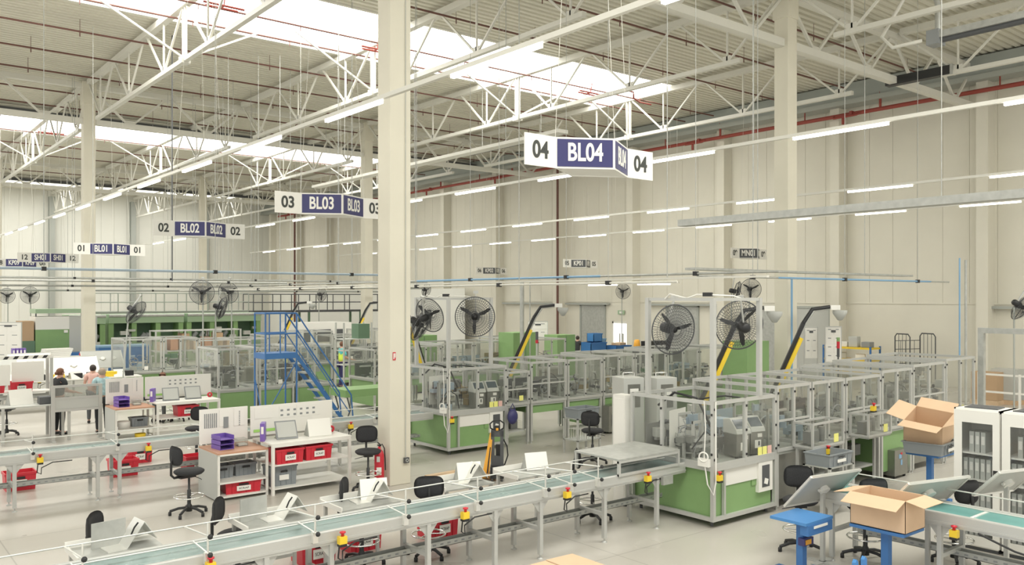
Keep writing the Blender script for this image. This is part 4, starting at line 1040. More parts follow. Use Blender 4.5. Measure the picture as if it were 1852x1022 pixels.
for i in range(8): MB().bx(.88+i*.175, 1.1+i*.175, .08, .62, 1.8-i*.235, 1.83-i*.235).build('step', 'steel_grey', t)
for x in (.02, .83, 2.3):
    for y in (.02, .68): MB().tube((x, y-.02, .045), (x, y+.02, .045), .045, 12).build('wheel', 'black_plastic', t)

# ---- right foreground: cross conveyor, boards, cabinets, boxes
c = make_conveyor(0, 4.6, .66, 'teal belt conveyor leading towards the camera at lower right', [.15, 1.55, 3.0, 4.3], [], [], True, None, 0)
c.location = (10.32, 6.15, 0); c.rotation_euler = (0, 0, -PI/2)
for ch in [q for q in bpy.data.objects if q.parent == c and q.name.startswith('belt')]:
    ch.data.materials[0] = M['belt_green'] if not ch.name.startswith('belt_bed') else M['steel_grey']
    if not ch.name.startswith('belt_bed'):
        ch.location.z = -.0
for i in range(6): MB().bx(.6+i*.62, .64+i*.62, .05, .61, .84, .9).build('divider', 'white_metal', c)
estop(c, (1.75, .0, .72)); MB().path([(2.0, -.02, .77), (2.4, -.05, .66), (2.9, -.06, .6), (3.3, -.04, .35), (3.8, -.02, .25)], .012, 6).build('cable', 'black_plastic', c)
def board(P, e2, e1, label, zf=0):
    """tilted reading board seen from behind, on its own post"""
    P, e2, e1 = Vector(P), Vector(e2), Vector(e1)
    base = P+e2*.5+e1*.5; t = thing('tilt_board', label, 'board', (base.x, base.y, 0)); o = V(base.x, base.y, 0)
    q = [P-o, P+e2-o, P+e2+e1-o, P+e1-o]
    n = e2.cross(e1).normalized()
    MB().slab(q, .012).build('board_plate', 'light_grey', t)
    m = MB()
    for i in range(4): m.bar(q[i], q[(i+1) % 4], .035, .03)
    m.build('board_frame', 'alu_bright', t)
    c = (q[0]+q[2])/2; m = MB(); m.tube(c+n*.0, c-n*.06, .07, 16); m.tube(c-n*.03-e2.normalized()*.1, c-n*.03+e2.normalized()*.1, .02, 8); m.build('pivot', 'white_metal', t)
    m = MB(); m.bx(-.025, .025, -.025, .025, .02, c.z-.05); m.bx(-.22, .22, -.04, .04, 0, .03); m.bx(-.04, .04, -.22, .22, 0, .03); m.build('post', 'alu', t)
    return t
board((9.66, 5.88, 1.22), (.92, -.15, 0), (.07, .43, -.46), 'tilted grey board in a white frame beside the nearest chair')
board((10.16, 4.88, 1.24), (1.0, -.28, 0), (.1, .34, -.36), 'tilted framed board behind the open cardboard box')
board((11.1, 4.22, 1.36), (.7, -.2, 0), (.12, .36, -.36), 'tilted framed board at the right edge in front of the cabinets')
t = thing('storage_cabinet', 'white storage cabinet with glass doors and grey folders, the left one', 'cabinet', (12.3, 4.68, 0))
def cabinet(t, W, seed):
    r = random.Random(seed); D, Hh = .55, 1.95
    m = MB(); m.bx(.02, D, 0, W, .05, .07); m.bx(.02, D, 0, W, Hh-.04, Hh); m.bx(.02, D, 0, .02, .05, Hh); m.bx(.02, D, W-.02, W, .05, Hh); m.bx(D-.02, D, 0, W, .05, Hh); m.build('carcass', 'white_metal', t)
    MB().bx(.04, D, .03, W-.03, 0, .05).build('plinth', 'dark_grey', t)
    d = MB(); d.bx(0, .02, .005, .09, .07, Hh-.02); d.bx(0, .02, W-.11, W-.005, .07, Hh-.02); d.bx(0, .02, .09, W-.11, Hh-.19, Hh-.02); d.bx(0, .02, .09, W-.11, .07, .2); do = d.build('door', 'white_metal', t)
    MB().bx(.006, .012, .09, W-.11, .2, Hh-.19).build('door_glass', 'cabinet_glass', do)
    h = MB(); h.bx(-.012, 0, .02, .08, 1.02, 1.14); ho = h.build('door_lock', 'black_plastic', do); MB().bx(-.018, -.012, .035, .065, 1.06, 1.10).build('lock_ring', 'chrome', ho)
    for z in (.55, .95, 1.32): MB().bx(.04, D-.03, .02, W-.02, z, z+.02).build('shelf', 'white_metal', t)
cabinet(t, .6, 1)
t2 = thing('storage_cabinet', 'white storage cabinet with glass doors, cut off by the right edge', 'cabinet', (12.3, 3.98, 0)); cabinet(t2, .68, 2)
BF = make_simple('lever_arch_file', 'file', [('cover', 'light_grey', MB().bx(0, .26, -.03, .03, 0, .3)), ('spine_label', 'paper', MB().bx(-.002, 0, -.02, .02, .12, .24))])
for cy, w_ in ((4.68, .6), (3.98, .68)):
    for z in (.07, .57, .97, 1.34):
        n = {.07: 4, .57: 5, .97: 6, 1.34: 3}[z]
        for i in range(n): BF.place((12.4, cy+w_-.12-i*.075-(.08 if z > 1.3 else 0), z), 0, 'grey lever arch file in a white storage cabinet', 'files in the white cabinets', (1, 1, .95))
for i, (x, y, a) in enumerate(((12.58, 4.98, .1), (12.6, 4.35, -.05))): tag(MB().box((x, y, 1.958), (.34, .42, .014), a).build('black_mat', 'dark_grey'), ['black mat lying on the left white cabinet', 'black mat lying on the right white cabinet'][i], 'mat')

def carton(name_lab, loc, L, W, H, rz=0, tilt=(0, 0), fl=(.2, .2, .2, .2), ang=(.5, .5, .5, .5)):
    t = thing('cardboard_box', name_lab, 'cardboard box', loc); t.rotation_euler = (tilt[0], tilt[1], rz); w = .006
    m = MB(); m.bx(-L/2, L/2, -W/2, W/2, 0, w); m.bx(-L/2, L/2, -W/2, -W/2+w, 0, H); m.bx(-L/2, L/2, W/2-w, W/2, 0, H); m.bx(-L/2, -L/2+w, -W/2, W/2, 0, H); m.bx(L/2-w, L/2, -W/2, W/2, 0, H); m.build('box_body', 'cardboard', t)
    for i, (p, q, o) in enumerate((((-L/2, -W/2), (L/2, -W/2), (0, -1)), ((L/2, -W/2), (L/2, W/2), (1, 0)), ((L/2, W/2), (-L/2, W/2), (0, 1)), ((-L/2, W/2), (-L/2, -W/2), (-1, 0)))):
        f, a = fl[i], ang[i]; d = V(o[0]*f*math.cos(a), o[1]*f*math.cos(a), f*math.sin(a))
        P, Q = V(*p, H), V(*q, H); MB().slab([P, Q, Q+d, P+d], .006).build('flap', 'cardboard', t)
    return t
carton('open cardboard box on a blue stand at lower right, flaps folded out', (9.81, 4.975, .78), .48, .67, .38, 0, fl=(.22, .22, .22, .24), ang=(-.2, -.7, -.2, -.38))
carton('tilted open cardboard box on a grey crate beside the white cabinets', (14.75, 6.75, 1.02), .62, .62, .46, .1, (.12, -.3), (.3, .25, .3, .3), (.5, .3, .2, .1))
GL.place((14.7, 6.7, .84), .1, 'flat grey crate on a blue stand under the tilted cardboard box', None, (1.35, 1.6, .5))
t = thing('cardboard_box', 'closed cardboard box cut off by the bottom edge of the picture', 'cardboard box', (5.68, 6.08, 0))
MB().bx(-.375, .375, -.375, .375, 0, .8).build('box_body', 'cardboard', t)
m = MB(); m.slab([(-.375, -.375, .806), (0, -.375, .806), (0, .375, .806), (-.375, .375, .806)], .008); m.build('flap', 'cardboard', t); m = MB(); m.slab([(.375, -.375, .806), (.008, -.375, .812), (.008, .375, .812), (.375, .375, .806)], .008); m.build('flap', 'cardboard', t)
def blue_stand(label, x, y, h, w=.55, d=.5, deco=False, m='blue'):
    t = thing('lifting_stand', label, 'stand', (x, y, 0))
    MB().bx(-w/2, w/2, -d/2, d/2, h-.035, h).build('top_plate', m, t)
    MB().bx(-.045, .045, -.045, .045, .08, h-.035).build('column', 'blue', t)
    b = MB(); b.bx(-.05, .05, -.35, .35, .03, .09); b.bx(-.35, .35, -.05, .05, .03, .09); b.build('foot_frame', 'blue', t)
    for q in ((-.33, 0), (.33, 0), (0, -.33), (0, .33)): MB().tube((q[0]-.015, q[1], .03), (q[0]+.015, q[1], .03), .03, 10).build('caster', 'black_plastic', t)
    if deco:
        MB().bx(-w/2+.03, w/2-.03, -d/2-.01, -d/2+.1, h-.16, h-.036).build('drive_box', 'blue', t); MB().box((0, -d/2-.014, h-.07), (.3, .006, .03)).build('edge_strip', 'paper', t)
        MB().box((0, -.06, h-.3), (.2, .09, .09)).build('control_unit', 'navy', t); MB().box((-.02, -.11, h-.3), (.12, .006, .06)).build('orange_label', 'orange', t, 'orange label')
    return t
blue_stand('bright blue lifting stand with orange label beside the nearest chair', 9.4, 5.86, .78, .6, .5, True, 'blue_bright')
blue_stand('blue stand carrying the open cardboard box', 9.8, 4.98, .775, .5, .66)
blue_stand('blue stand under the grey crate and tilted cardboard box', 14.7, 6.7, .835, .6, .55)
t = thing('blue_clamp_box', 'bright blue lifting lugs and box at the bottom edge of the picture', 'bracket', (8.75, 4.45, 0))
MB().bx(-.2, .25, -.18, .18, .1, .52).build('box', 'blue_bright', t)
for x in (-.3, -.12): MB().slab([(x, .2, .1), (x+.06, .2, .1), (x+.06, .2, .68), (x+.03, .2, .71), (x, .2, .68)], .04).build('lug', 'blue_bright', t)
MB().bx(-.35, .3, -.25, .3, .0, .1).build('foot_frame', 'blue', t)
# grey sorting trolleys with crates in front of the machine modules
def trolley(label, x, y, rz=0):
    t = thing('crate_trolley', label, 'trolley', (x, y, 0), rz)
    for a in (-.34, .34):
        for b in (-.22, .22): MB().bx(a-.02, a+.02, b-.02, b+.02, .05, .8).tube((a, b, 0), (a, b, .05), .02, 8).build('leg', 'alu', t)
    MB().bx(-.36, .36, -.24, .24, .78, .80).build('top_shelf', 'galv', t); MB().bx(-.36, .36, -.24, .24, .3, .32).build('lower_shelf', 'galv', t)
    w = MB()
    for i in range(9): w.path([(-.3+i*.07, -.2, .33), (-.3+i*.07, -.2, .56), (-.3+i*.07, .1, .56), (-.3+i*.07, .1, .33)], .006, 5)
    w.build('part_rack', 'white_metal', t)
x, y = at(1483, 830, .85); trolley('grey trolley with a long grey crate beside the nearest machine', x, y-.15); GL.place((x, y-.15, .8), 0, 'long grey crate on the trolley beside the nearest machine', None, (1.25, 1.1, .5))
x, y = at(1047, 745, .9); trolley('grey trolley with a crate under the machines behind the pillar', x, y-.1); GL.place((x, y-.1, .8), 0, 'grey crate on the trolley in front of the far green apron', None, (1.2, 1.1, .55))
t = thing('vacuum_unit', 'stainless cabinet on casters with blue stickers in front of the modules', 'cabinet', (*at(1612, 861, 0), 0))
MB().bx(-.25, .25, -.2, .25, .05, .55).build('cabinet', 'stainless', t, bevel=.01); m = MB(); m.box((-.05, -.203, .42), (.1, .005, .08)); m.box((.0, -.203, .3), (.06, .005, .1)); m.build('sticker', 'pipe_blue', t)
MB().box((-.0, -.204, .47), (.06, .005, .04)).build('red_sticker', 'red', t)
for a in (-.2, .2):
    for b in (-.15, .2): MB().tube((a-.015, b, .03), (a+.015, b, .03), .03, 10).build('caster', 'black_plastic', t)
t = thing('vacuum_unit', 'grey chiller cabinet standing across the aisle behind the lone chair', 'cabinet', (*at(1106, 782, 0), 0)); MB().bx(-.3, .3, -.2, .3, .05, .72).build('cabinet', 'stainless', t, bevel=.01); MB().bx(-.2, .2, -.21, -.2, .2, .5).build('vent_grille', 'dark_grey', t)
for a in (-.25, .25): MB().tube((a, 0, 0), (a, 0, .05), .03, 8).build('foot', 'black_plastic', t)
t = thing('jacket', 'dark blue bag hanging from the machine beyond the big column', 'bag', (*at(927, 752, .75), .55)); MB().ball((0, 0, .18), .18, 12, (.8, .5, 1.0)).build('bag_body', 'navy', t); MB().path([(-.08, 0, .34), (0, 0, .48), (.08, 0, .34)], .012, 6).build('strap', 'navy', t)
t.name = 'hanging_bag'
# profile gate at right
t = thing('profile_gate', 'tall perforated grey profile gate at the right edge', 'frame', (19.95, 4.5, 0))
MB().bx(-.06, .06, 3.4, 3.52, 0, 2.82).build('upright', 'galv', t); MB().bx(-.06, .06, -1, 3.4, 2.7, 2.82).build('cross_beam', 'galv', t); MB().bx(-.06, .06, -1.0, -.88, 0, 2.7).build('upright', 'galv', t)
# far right wall: shelving, roll cage, boxes
t = thing('tool_shelf', 'low shelving with yellow boards and blue uprights against the side wall', 'shelf', (31.7, 16.75, 0))
m = MB()
for x in (0, .75):
    for y in (0, 2.0): m.bx(x-.03, x+.03, y-.03, y+.03, 0, 1.55)
m.build('upright', 'blue', t)
for z in (.45, .95, 1.43): MB().bx(-.02, .77, -.02, 2.02, z, z+.07).build('shelf_board', 'yellow', t)
for i, (y, z, s, mm_, l) in enumerate(((.3, 1.5, .22, 'mid_grey', 'grey motor lying on the yellow shelving'), (.85, 1.5, .42, 'light_grey', 'upright grey box on the yellow shelving'), (1.3, 1.5, .2, 'paper', 'white package on the yellow shelving'), (1.65, 1.5, .16, 'dark_grey', 'small dark part on the yellow shelving'), (.6, 1.02, .2, 'paper', 'white parts bin on the lower yellow shelf, nearer'), (1.4, 1.02, .24, 'light_grey', 'parts bin on the lower yellow shelf, farther'))):
    tag(MB().box((32.05, 16.75+y, z+s/2), (.35, .36, s), .1*i).build('stored_part', mm_, bevel=.02), l, 'box')
t = thing('roll_cage', 'wire roll cage filled with wrapped parts by the side wall', 'roll cage', (*at(1655, 700, 0), 0), -.4); t.scale = (1.08, 1, 1.12)
m = MB()
for x in (-.55, .55):
    m.path([(x, -.4, .15), (x, -.4, 1.75), (x, -.3, 1.85), (x, .3, 1.85), (x, .4, 1.75), (x, .4, .15)], .022, 6)
    for y in (-.2, 0, .2): m.tube((x, y, .15), (x, y, 1.84), .01, 5)
for z in (.3, .8, 1.3, 1.6): m.tube((-.55, .4, z), (.55, .4, z), .012, 5)
for x in (-.3, -.1, .1, .3): m.tube((x, .4, .15), (x, .4, 1.6), .01, 5)
m.build('wire_side', 'dark_grey', t); MB().bx(-.57, .57, -.42, .42, .12, .16).build('base_plate', 'galv', t)
for a in (-.5, .5):
    for b in (-.35, .35): MB().tube((a-.02, b, .06), (a+.02, b, .06), .06, 10).build('caster', 'black_plastic', t)
m = MB(); r = random.Random(5)
for i in range(26): m.box((r.uniform(-.45, .45), r.uniform(-.3, .3), r.uniform(.3, 1.05)), (r.uniform(.1, .3), r.uniform(.1, .25), r.uniform(.05, .2)), r.uniform(0, 3), r.uniform(-.4, .4))
o = m.build('wrapped_parts', 'light_grey', None, kind='stuff'); o.location = t.location; o.rotation_euler = t.rotation_euler; tag(o, 'jumble of wrapped parts in the roll cage', 'parts')
for i, (u, v, w_, mm_) in enumerate(((1786, 700, .9, 'cardboard_in'), (1822, 695, 1.0, 'light_grey'), (1850, 697, .8, 'light_grey'))):
    x, y = at(u, 722, .15); t = thing('stock_box', ['brown box on a pallet beyond the gate', 'pale grey box on a pallet beyond the gate', 'pale box on a pallet at the right edge'][i], 'box', (x, y, .0))
    MB().bx(-.29, .29, -.4, .4, .15, .15+w_).build('carton', mm_, t); MB().bx(-.3, .3, -.42, .42, 0, .145).build('pallet', 'wood', t)
t = thing('barrier_rail', 'white tubular barrier in front of the pallets beyond the gate', 'barrier', (*at(1770, 735, 0), 0)); m = MB()
for y in (0, -1.2, -2.4, -3.6): m.bx(-.03, .03, y-.03, y+.03, 0, 1.1)
for z in (.5, 1.05): m.bx(-.02, .02, -3.6, 0, z-.03, z+.03)
m.build('rail', 'white_metal', t)
# ================================================================ FAR BACK OF THE HALL
# long green presses under a railed gallery
def gallery(label, x0, x1, y, z, mrail, D=1.6):
    t = thing('gallery', label, 'gallery', (x0, y, 0)); L = x1-x0
    MB().bx(0, L, 0, D, z-.12, z).build('deck_plate', mrail, t)
    m = MB(); n = int(L/1.1)
    for i in range(n+1):
        for yy in (0, D): m.tube((L*i/n, yy, z), (L*i/n, yy, z+1.0), .03, 6)
    for zz in (.5, 1.0):
        for yy in (0, D): m.tube((0, yy, z+zz), (L, yy, z+zz), .03, 6)
    m.build('railing', mrail, t)
    for i in range(0, n+1, 3):
        for yy in (.1, D-.1): MB().bx(L*i/n-.06, L*i/n+.06, yy-.06, yy+.06, 0, z-.12).build('support', 'green_dark', t)
gallery('long grey railed gallery above the green presses at the back left', 11.0, 19.5, 49.0, 2.72, 'steel_grey')
gallery('dark brown railed gallery in front of the white partition at the back', 19.8, 29.5, 49.0, 2.68, 'dark_grey')
def press(label, x, y, L, D, Hh, seed, m='green'):
    r = random.Random(seed); t = thing('green_press', label, 'machine', (x, y, 0))
    MB().bx(0, L, 0, D, 0, Hh*.42).build('lower_body', m, t)
    MB().bx(0, L, -.1, D, Hh*.82, Hh).build('upper_beam', 'green_pale', t)
    for a in [0, L*.3, L*.62, L-.25]: MB().bx(a, a+.25, .0, D, Hh*.42, Hh*.82).build('side_column', m, t)
    MB().bx(.1, L-.1, D*.6, D*.7, Hh*.42, Hh*.82).build('back_plate', 'green_dark', t)
    MB().tube((0, -.12, Hh*.97), (L, -.12, Hh*.97), .08, 8).build('pipe', 'galv', t)
    q = MB()
    for i in range(7): q.box((r.uniform(.3, L-.3), -.15, r.uniform(.2, .7)*Hh), (r.uniform(.15, .5), .2, r.uniform(.1, .5)))
    q.build('control_box', 'light_grey', t)
    w = MB()
    for i in range(5): a = r.uniform(.3, L-.4); w.tube((a, .2, Hh*.5), (a+.2, .2, Hh*.6), .12, 10)
    w.build('motor', 'mid_grey', t)
    return t
press('long green press below the railed gallery, left part', 11.3, 47.2, 3.8, 1.6, 2.6, 1); press('long green press below the railed gallery, middle part', 15.3, 47.2, 4.2, 1.6, 2.6, 2)
press('green press between the left hall pillar and the gallery', 9.3, 46.6, 1.7, 1.5, 2.6, 3)
t = thing('green_cabinet', 'green cabinet with white top panel at the far left under the 12 sign', 'cabinet', (*at(64, 640, .9), 0)); x0 = t.location.x
MB().bx(0, 1.4, 0, 1.4, 0, 2.0).build('lower_panel', 'green', t); MB().bx(0, 1.4, -.02, 1.4, 2.0, 2.6).build('upper_panel', 'white_metal', t); MB().bx(.0, 2.0, -.05, 1.4, 2.75, 2.95).build('top_roller', 'green_pale', t); MB().bx(1.4, 2.6, -.02, 1.4, 0, 2.6).build('side_door', 'light_grey', t)
MB().bx(.0, .05, 0, .05, 2.6, 2.75).bx(1.9, 1.95, 0, .05, 2.6, 2.75).build('roller_post', 'dark_grey', t); MB().box((1.25, -.04, 1.9), (.16, .06, .12)).build('lamp', 'paper', t); MB().bx(-.6, -.06, 0, 1.2, 1.5, 2.4).build('cardboard_panel', 'cardboard_in', t); MB().bx(-.7, -.02, -.03, 1.25, .02, 1.5).build('side_body', 'green_dark', t)
tag(MB().bx(x0-.6, x0+2.6, t.location.y-1.2, t.location.y-.3, 0, .95).build('blue_bin', 'blue'), 'long blue bin in front of the far left green cabinet', 'bin')
x, y = at(218, 650, .9); t = thing('blue_tank', 'large blue tank right of the left hall pillar', 'tank', (x-.6, y+1, 0)); MB().bx(0, 2.1, 0, 1.2, .3, 1.35).build('tank_body', 'blue', t); MB().bx(-.03, 2.13, -.03, 1.23, 1.35, 1.42).build('rim', 'pipe_blue', t); MB().bx(.1, 2, .1, 1.1, 0, .3).build('foot', 'dark_grey', t)
struct(MB().bx(XR-.75, XR-.7, 46, 78, 0, 4.1).build('wall_partition', 'white_wall'))
t = thing('white_machine', 'white enclosed machine with dark windows below the brown gallery', 'machine', (*at(540, 640, 1.0), 0)); t.location.z = 0
MB().bx(0, 2.6, 0, 1.8, 0, 2.35).build('housing', 'white_metal', t)
for a, b in ((.25, .55), (.75, 1.55), (1.8, 2.2)): MB().bx(a, b, -.03, 0, 1.5, 2.05).build('window', 'dark_grey', t)
MB().bx(.3, 1.2, -.03, 0, .9, 1.3).build('hatch', 'mid_grey', t)
for i, (u, w_, h_, tt, l) in enumerate(((958, 1.1, 2.3, .0185, 'tall green cabinet behind the swan neck feeder'), (1030, 1.0, 1.95, .0225, 'green cabinet left of the blue buckets'), (1385, 1.0, 2.3, .0148, 'bright green cabinet left of the right hall pillar'), (1228, 2.2, 1.55, .0200, 'dark low cabinet row behind the nearest fans'), (772, 1.1, 2.1, .020, 'green cabinet seen through the fan beside the big column'))):
    a, b = ray(u); t = thing('green_cabinet', l, 'cabinet', (a*tt-w_/2*.77, b*tt+w_/2*.63, 0), -YAW*.0)
    mm = 'dark_grey' if i == 3 else 'green'
    MB().bx(0, w_, 0, .8, .05, h_).build('body', mm, t); MB().bx(w_*.48, w_*.5, -.01, 0, .1, h_-.05).build('door_gap', 'green_dark', t); MB().box((w_*.6, -.02, h_*.3), (.05, .02, .14)).build('handle', 'paper', t); MB().bx(.02, w_-.02, .02, .78, 0, .05).build('plinth', 'dark_grey', t)
# notice boards on stands
def notice(label, u, v0, v1, w, tt, rz=-.68, rows=4):
    a, b = ray(u); z0, z1 = CAM_H-tt*(v1-HORIZON), CAM_H-tt*(v0-HORIZON); t = thing('notice_board', label, 'notice board', (a*tt, b*tt, 0), rz)
    MB().bx(-w/2, w/2, 0, .03, z0, z1).build('board', 'white_plastic', t)
    m = MB(); m.bx(-w/2-.02, -w/2, -.01, .04, 0, z1+.03); m.bx(w/2, w/2+.02, -.01, .04, 0, z1+.03); m.bx(-w/2, w/2, -.01, .04, z1, z1+.03); m.bx(-w/2-.03, -w/2+.01, -.2, .25, 0, .02); m.bx(w/2-.01, w/2+.03, -.2, .25, 0, .02); m.build('frame', 'alu', t)
    p = MB(); k = MB()
    for i in range(rows):
        for j in range(2): p.box((-w/4+j*w/2, -.006, z1-(i+.55)*(z1-z0)/rows), (w*.40, .008, (z1-z0)/rows*.72)); k.box((-w/4+j*w/2, -.012, z1-(i+.25)*(z1-z0)/rows), (w*.2, .004, .025))
    p.build('paper_sheet', 'paper', t); k.build('heading', 'mid_grey', t); MB().box((0, -.013, z1-.12), (w*.3, .006, .07)).build('badge', 'dark_grey', t)
notice('white notice board with papers at the far left edge', 15, 584, 655, 1.0, .0215)
notice('white notice board with red and green strip right of the hall pillar', 1507, 592, 655, .46, .0165); notice('narrow white notice board just right of the hall pillar', 1467, 593, 648, .38, .0167, rows=3)
notice('white notice board behind the swan neck feeder, middle of the hall', 973, 582, 612, .8, .0232, rows=2)
a, b = ray(1516); q = .0162; t = thing('signal_tower', 'green and red signal light tower by the notice board', 'signal lamp', (a*q, b*q, 0)); MB().tube((0, 0, 0), (0, 0, 1.75), .025, 8).build('pole', 'dark_grey', t); MB().tube((0, 0, 1.75), (0, 0, 2.0), .04, 10).build('base_segment', 'dark_grey', t); MB().tube((0, 0, 2.0), (0, 0, 2.2), .045, 10).build('red_segment', 'red', t); MB().tube((0, 0, 2.2), (0, 0, 2.32), .045, 10).build('green_segment', 'green', t)
a, b = ray(971); q = .0168; t = thing('signal_tower', 'black and red signal light on a machine right of the swan neck feeder', 'signal lamp', (a*q, b*q, 0)); MB().tube((0, 0, 0), (0, 0, 2.1), .03, 8).build('pole', 'alu', t); MB().tube((0, 0, 2.1), (0, 0, 2.2), .045, 10).build('red_segment', 'red', t); MB().tube((0, 0, 2.2), (0, 0, 2.45), .045, 10).build('dark_segment', 'dark_grey', t)
# doors in the side wall
def side_door(nm, u0, u1, z1, m, frame='steel_grey'):
    y1, y0 = Yon(u0, XR), Yon(u1, XR); struct(MB().bx(XR-.03, XR-.005, y0, y1, 0, z1).build(nm, m))
    f = MB(); f.bx(XR-.07, XR, y0-.1, y0, 0, z1+.1); f.bx(XR-.07, XR, y1, y1+.1, 0, z1+.1); f.bx(XR-.07, XR, y0-.1, y1+.1, z1, z1+.1); struct(f.build(nm+'_frame', frame))
side_door('door_1', 1111, 1137, 2.05, 'door_light', 'white_metal'); side_door('door_2', 1052, 1094, 3.0, 'galv'); side_door('door_3', 1208, 1262, 3.0, 'galv'); side_door('door_4', 1292, 1318, 3.0, 'light_grey'); side_door('door_5', 1376, 1404, 3.0, 'galv'); side_door('door_6', 1438, 1500, 3.0, 'light_grey')
f = MB()
for u in (1122, 1128): yy_ = Yon(u, XR); f.bx(XR-.06, XR-.03, yy_-.05, yy_+.05, .6, 1.5)
struct(f.build('door_7', 'light_grey'))
for u0, u1 in ((910, 1002), (1024, 1100), (1170, 1310), (1790, 1900)):
    y1, y0 = Yon(u0, XR-.2), Yon(max(u0+10, min(u1, 1852)), XR-.2); tag(MB().bx(XR-.3, XR-.04, y0, y1, 3.06, 3.16).build('door_track', 'steel_grey'), 'grey sliding door track on the side wall %s' % {910: 'behind the frontal fan', 1024: 'above the grey door', 1170: 'behind the nearest gantry', 1790: 'at the right edge'}[u0], 'door track')
yy_ = Yon(1125, XR); t = thing('exit_sign', 'small green exit sign above the bright doorway', 'sign', (XR-.05, yy_, 2.55)); MB().bx(-.03, 0, -.25, .25, 0, .22).build('panel', 'green_pale', t); MB().bx(-.036, -.03, -.12, .12, .06, .16).build('pictogram', 'paper', t)
# blue bins and boxes in the middle distance
def box_at(name, label, cat, u, v, z, q, m, dims, rz=0, tilt=0):
    a, b = ray(u); t = thing(name, label, cat, (a*q, b*q, CAM_H-q*(v-HORIZON)))
    mb = MB(); L, W, Hh = dims; w = .02
    mb.bx(-L/2, L/2, -W/2, W/2, 0, w); mb.bx(-L/2, L/2, -W/2, -W/2+w, 0, Hh); mb.bx(-L/2, L/2, W/2-w, W/2, 0, Hh); mb.bx(-L/2, -L/2+w, -W/2, W/2, 0, Hh); mb.bx(L/2-w, L/2, -W/2, W/2, 0, Hh)
    mb.build('walls', m, t); t.rotation_euler = (tilt, 0, rz); return t
a, b = ray(1080); q = .0235; zc = CAM_H-q*(633-HORIZON)
t = thing('work_table', 'grey table with blue bins in front of the grey side door', 'table', (a*q-1.3, b*q-.4, 0)); MB().bx(0, 3.6, -.6, .6, zc-.06, zc).build('top', 'light_grey', t); MB().bx(.1, 3.5, -.5, .5, .05, zc-.06).build('cabinet', 'steel_grey', t)
for x_ in (.2, 3.4): MB().bx(x_-.05, x_+.05, -.4, .4, 0, .05).build('foot', 'dark_grey', t)
X0, Y0 = t.location.x, t.location.y
def onbox(name, label, cat, x, y, z, m, dims, rz=0, tilt=0):
    t = thing(name, label, cat, (X0+x, Y0+y, zc+z)); L, W, Hh = dims; w = .02; mb = MB()
    mb.bx(-L/2, L/2, -W/2, W/2, 0, w); mb.bx(-L/2, L/2, -W/2, -W/2+w, 0, Hh); mb.bx(-L/2, L/2, W/2-w, W/2, 0, Hh); mb.bx(-L/2, -L/2+w, -W/2, W/2, 0, Hh); mb.bx(L/2-w, L/2, -W/2, W/2, 0, Hh)
    mb.build('walls', m, t); MB().bx(-L/2-.02, L/2+.02, -W/2-.02, -W/2, Hh-.05, Hh).build('rim', m, t); t.rotation_euler = (tilt, 0, rz)
onbox('blue_bin', 'deep blue tilted bin on the grey table, middle of the hall', 'bin', .6, -.1, 0, 'blue', (.9, .6, .38)); onbox('blue_bin', 'bright blue bucket stacked on the tilted blue bin', 'bin', .75, 0, .39, 'blue_bright', (.5, .4, .35)); onbox('blue_bin', 'flat blue crate with cardboard scraps on the grey table', 'bin', 2.1, -.1, 0, 'blue', (.9, .6, .2)); onbox('blue_bin', 'second small blue bin behind the bright bucket', 'bin', 1.3, .25, 0, 'pipe_blue', (.4, .35, .5))
tag(MB().box((X0+2.1, Y0-.1, zc+.26), (.6, .4, .1), .3).build('cardboard_scrap', 'cardboard'), 'flat cardboard scraps lying in the blue crate', 'cardboard')
a, b = ray(1152); q = .0225; zq = CAM_H-q*(631-HORIZON); t = thing('orange_funnel', 'orange cone standing on a dark box below the exit sign', 'cone', (a*q, b*q, zq)); MB().lathe((0, 0, 0), [(0, 0), (.16, 0), (.11, .35), (.06, .38), (.0, .38)], 14).build('cone_body', 'orange', t); MB().bx(-.18, .18, -.18, .18, -.02, 0).build('cone_base', 'orange', t)
t = thing('dark_console', 'dark low cabinet under the orange cone', 'cabinet', (a*q-.5, b*q-.4, 0)); MB().bx(0, 2.2, 0, .9, .05, zq-.02).build('body', 'steel_grey', t); MB().bx(.0, 2.2, 0, .9, 0, .05).build('plinth', 'dark_grey', t)
tag(MB().bx(a*q+.35, a*q+1.5, b*q-.3, b*q+.1, zq-.02, zq+.3).build('black_case', 'black_plastic'), 'black case right of the orange cone', 'case')
# stock racks, brown shelf stacks (middle left)
a, b = ray(335); q = .0235
t = thing('stock_rack', 'low rack with brown boards and cartons behind the fourth line', 'rack', (a*q-1.2, b*q, 0)); m = MB()
for x_ in (0, 1.2, 2.4, 3.6):
    for y_ in (0, .8): m.bx(x_-.03, x_+.03, y_-.03, y_+.03, 0, 2.1)
for z in (1.2, 2.05): m.bx(0, 3.6, 0, .8, z, z+.05)
m.build('rack_frame', 'light_grey', t)
for i in range(7): MB().bx(.15+i*.48, .45+i*.48, .1, .7, 1.26, 1.6+.35*((i*7) % 3)/2).build('carton', ['cardboard', 'wood_top', 'cardboard_in'][i % 3], t)

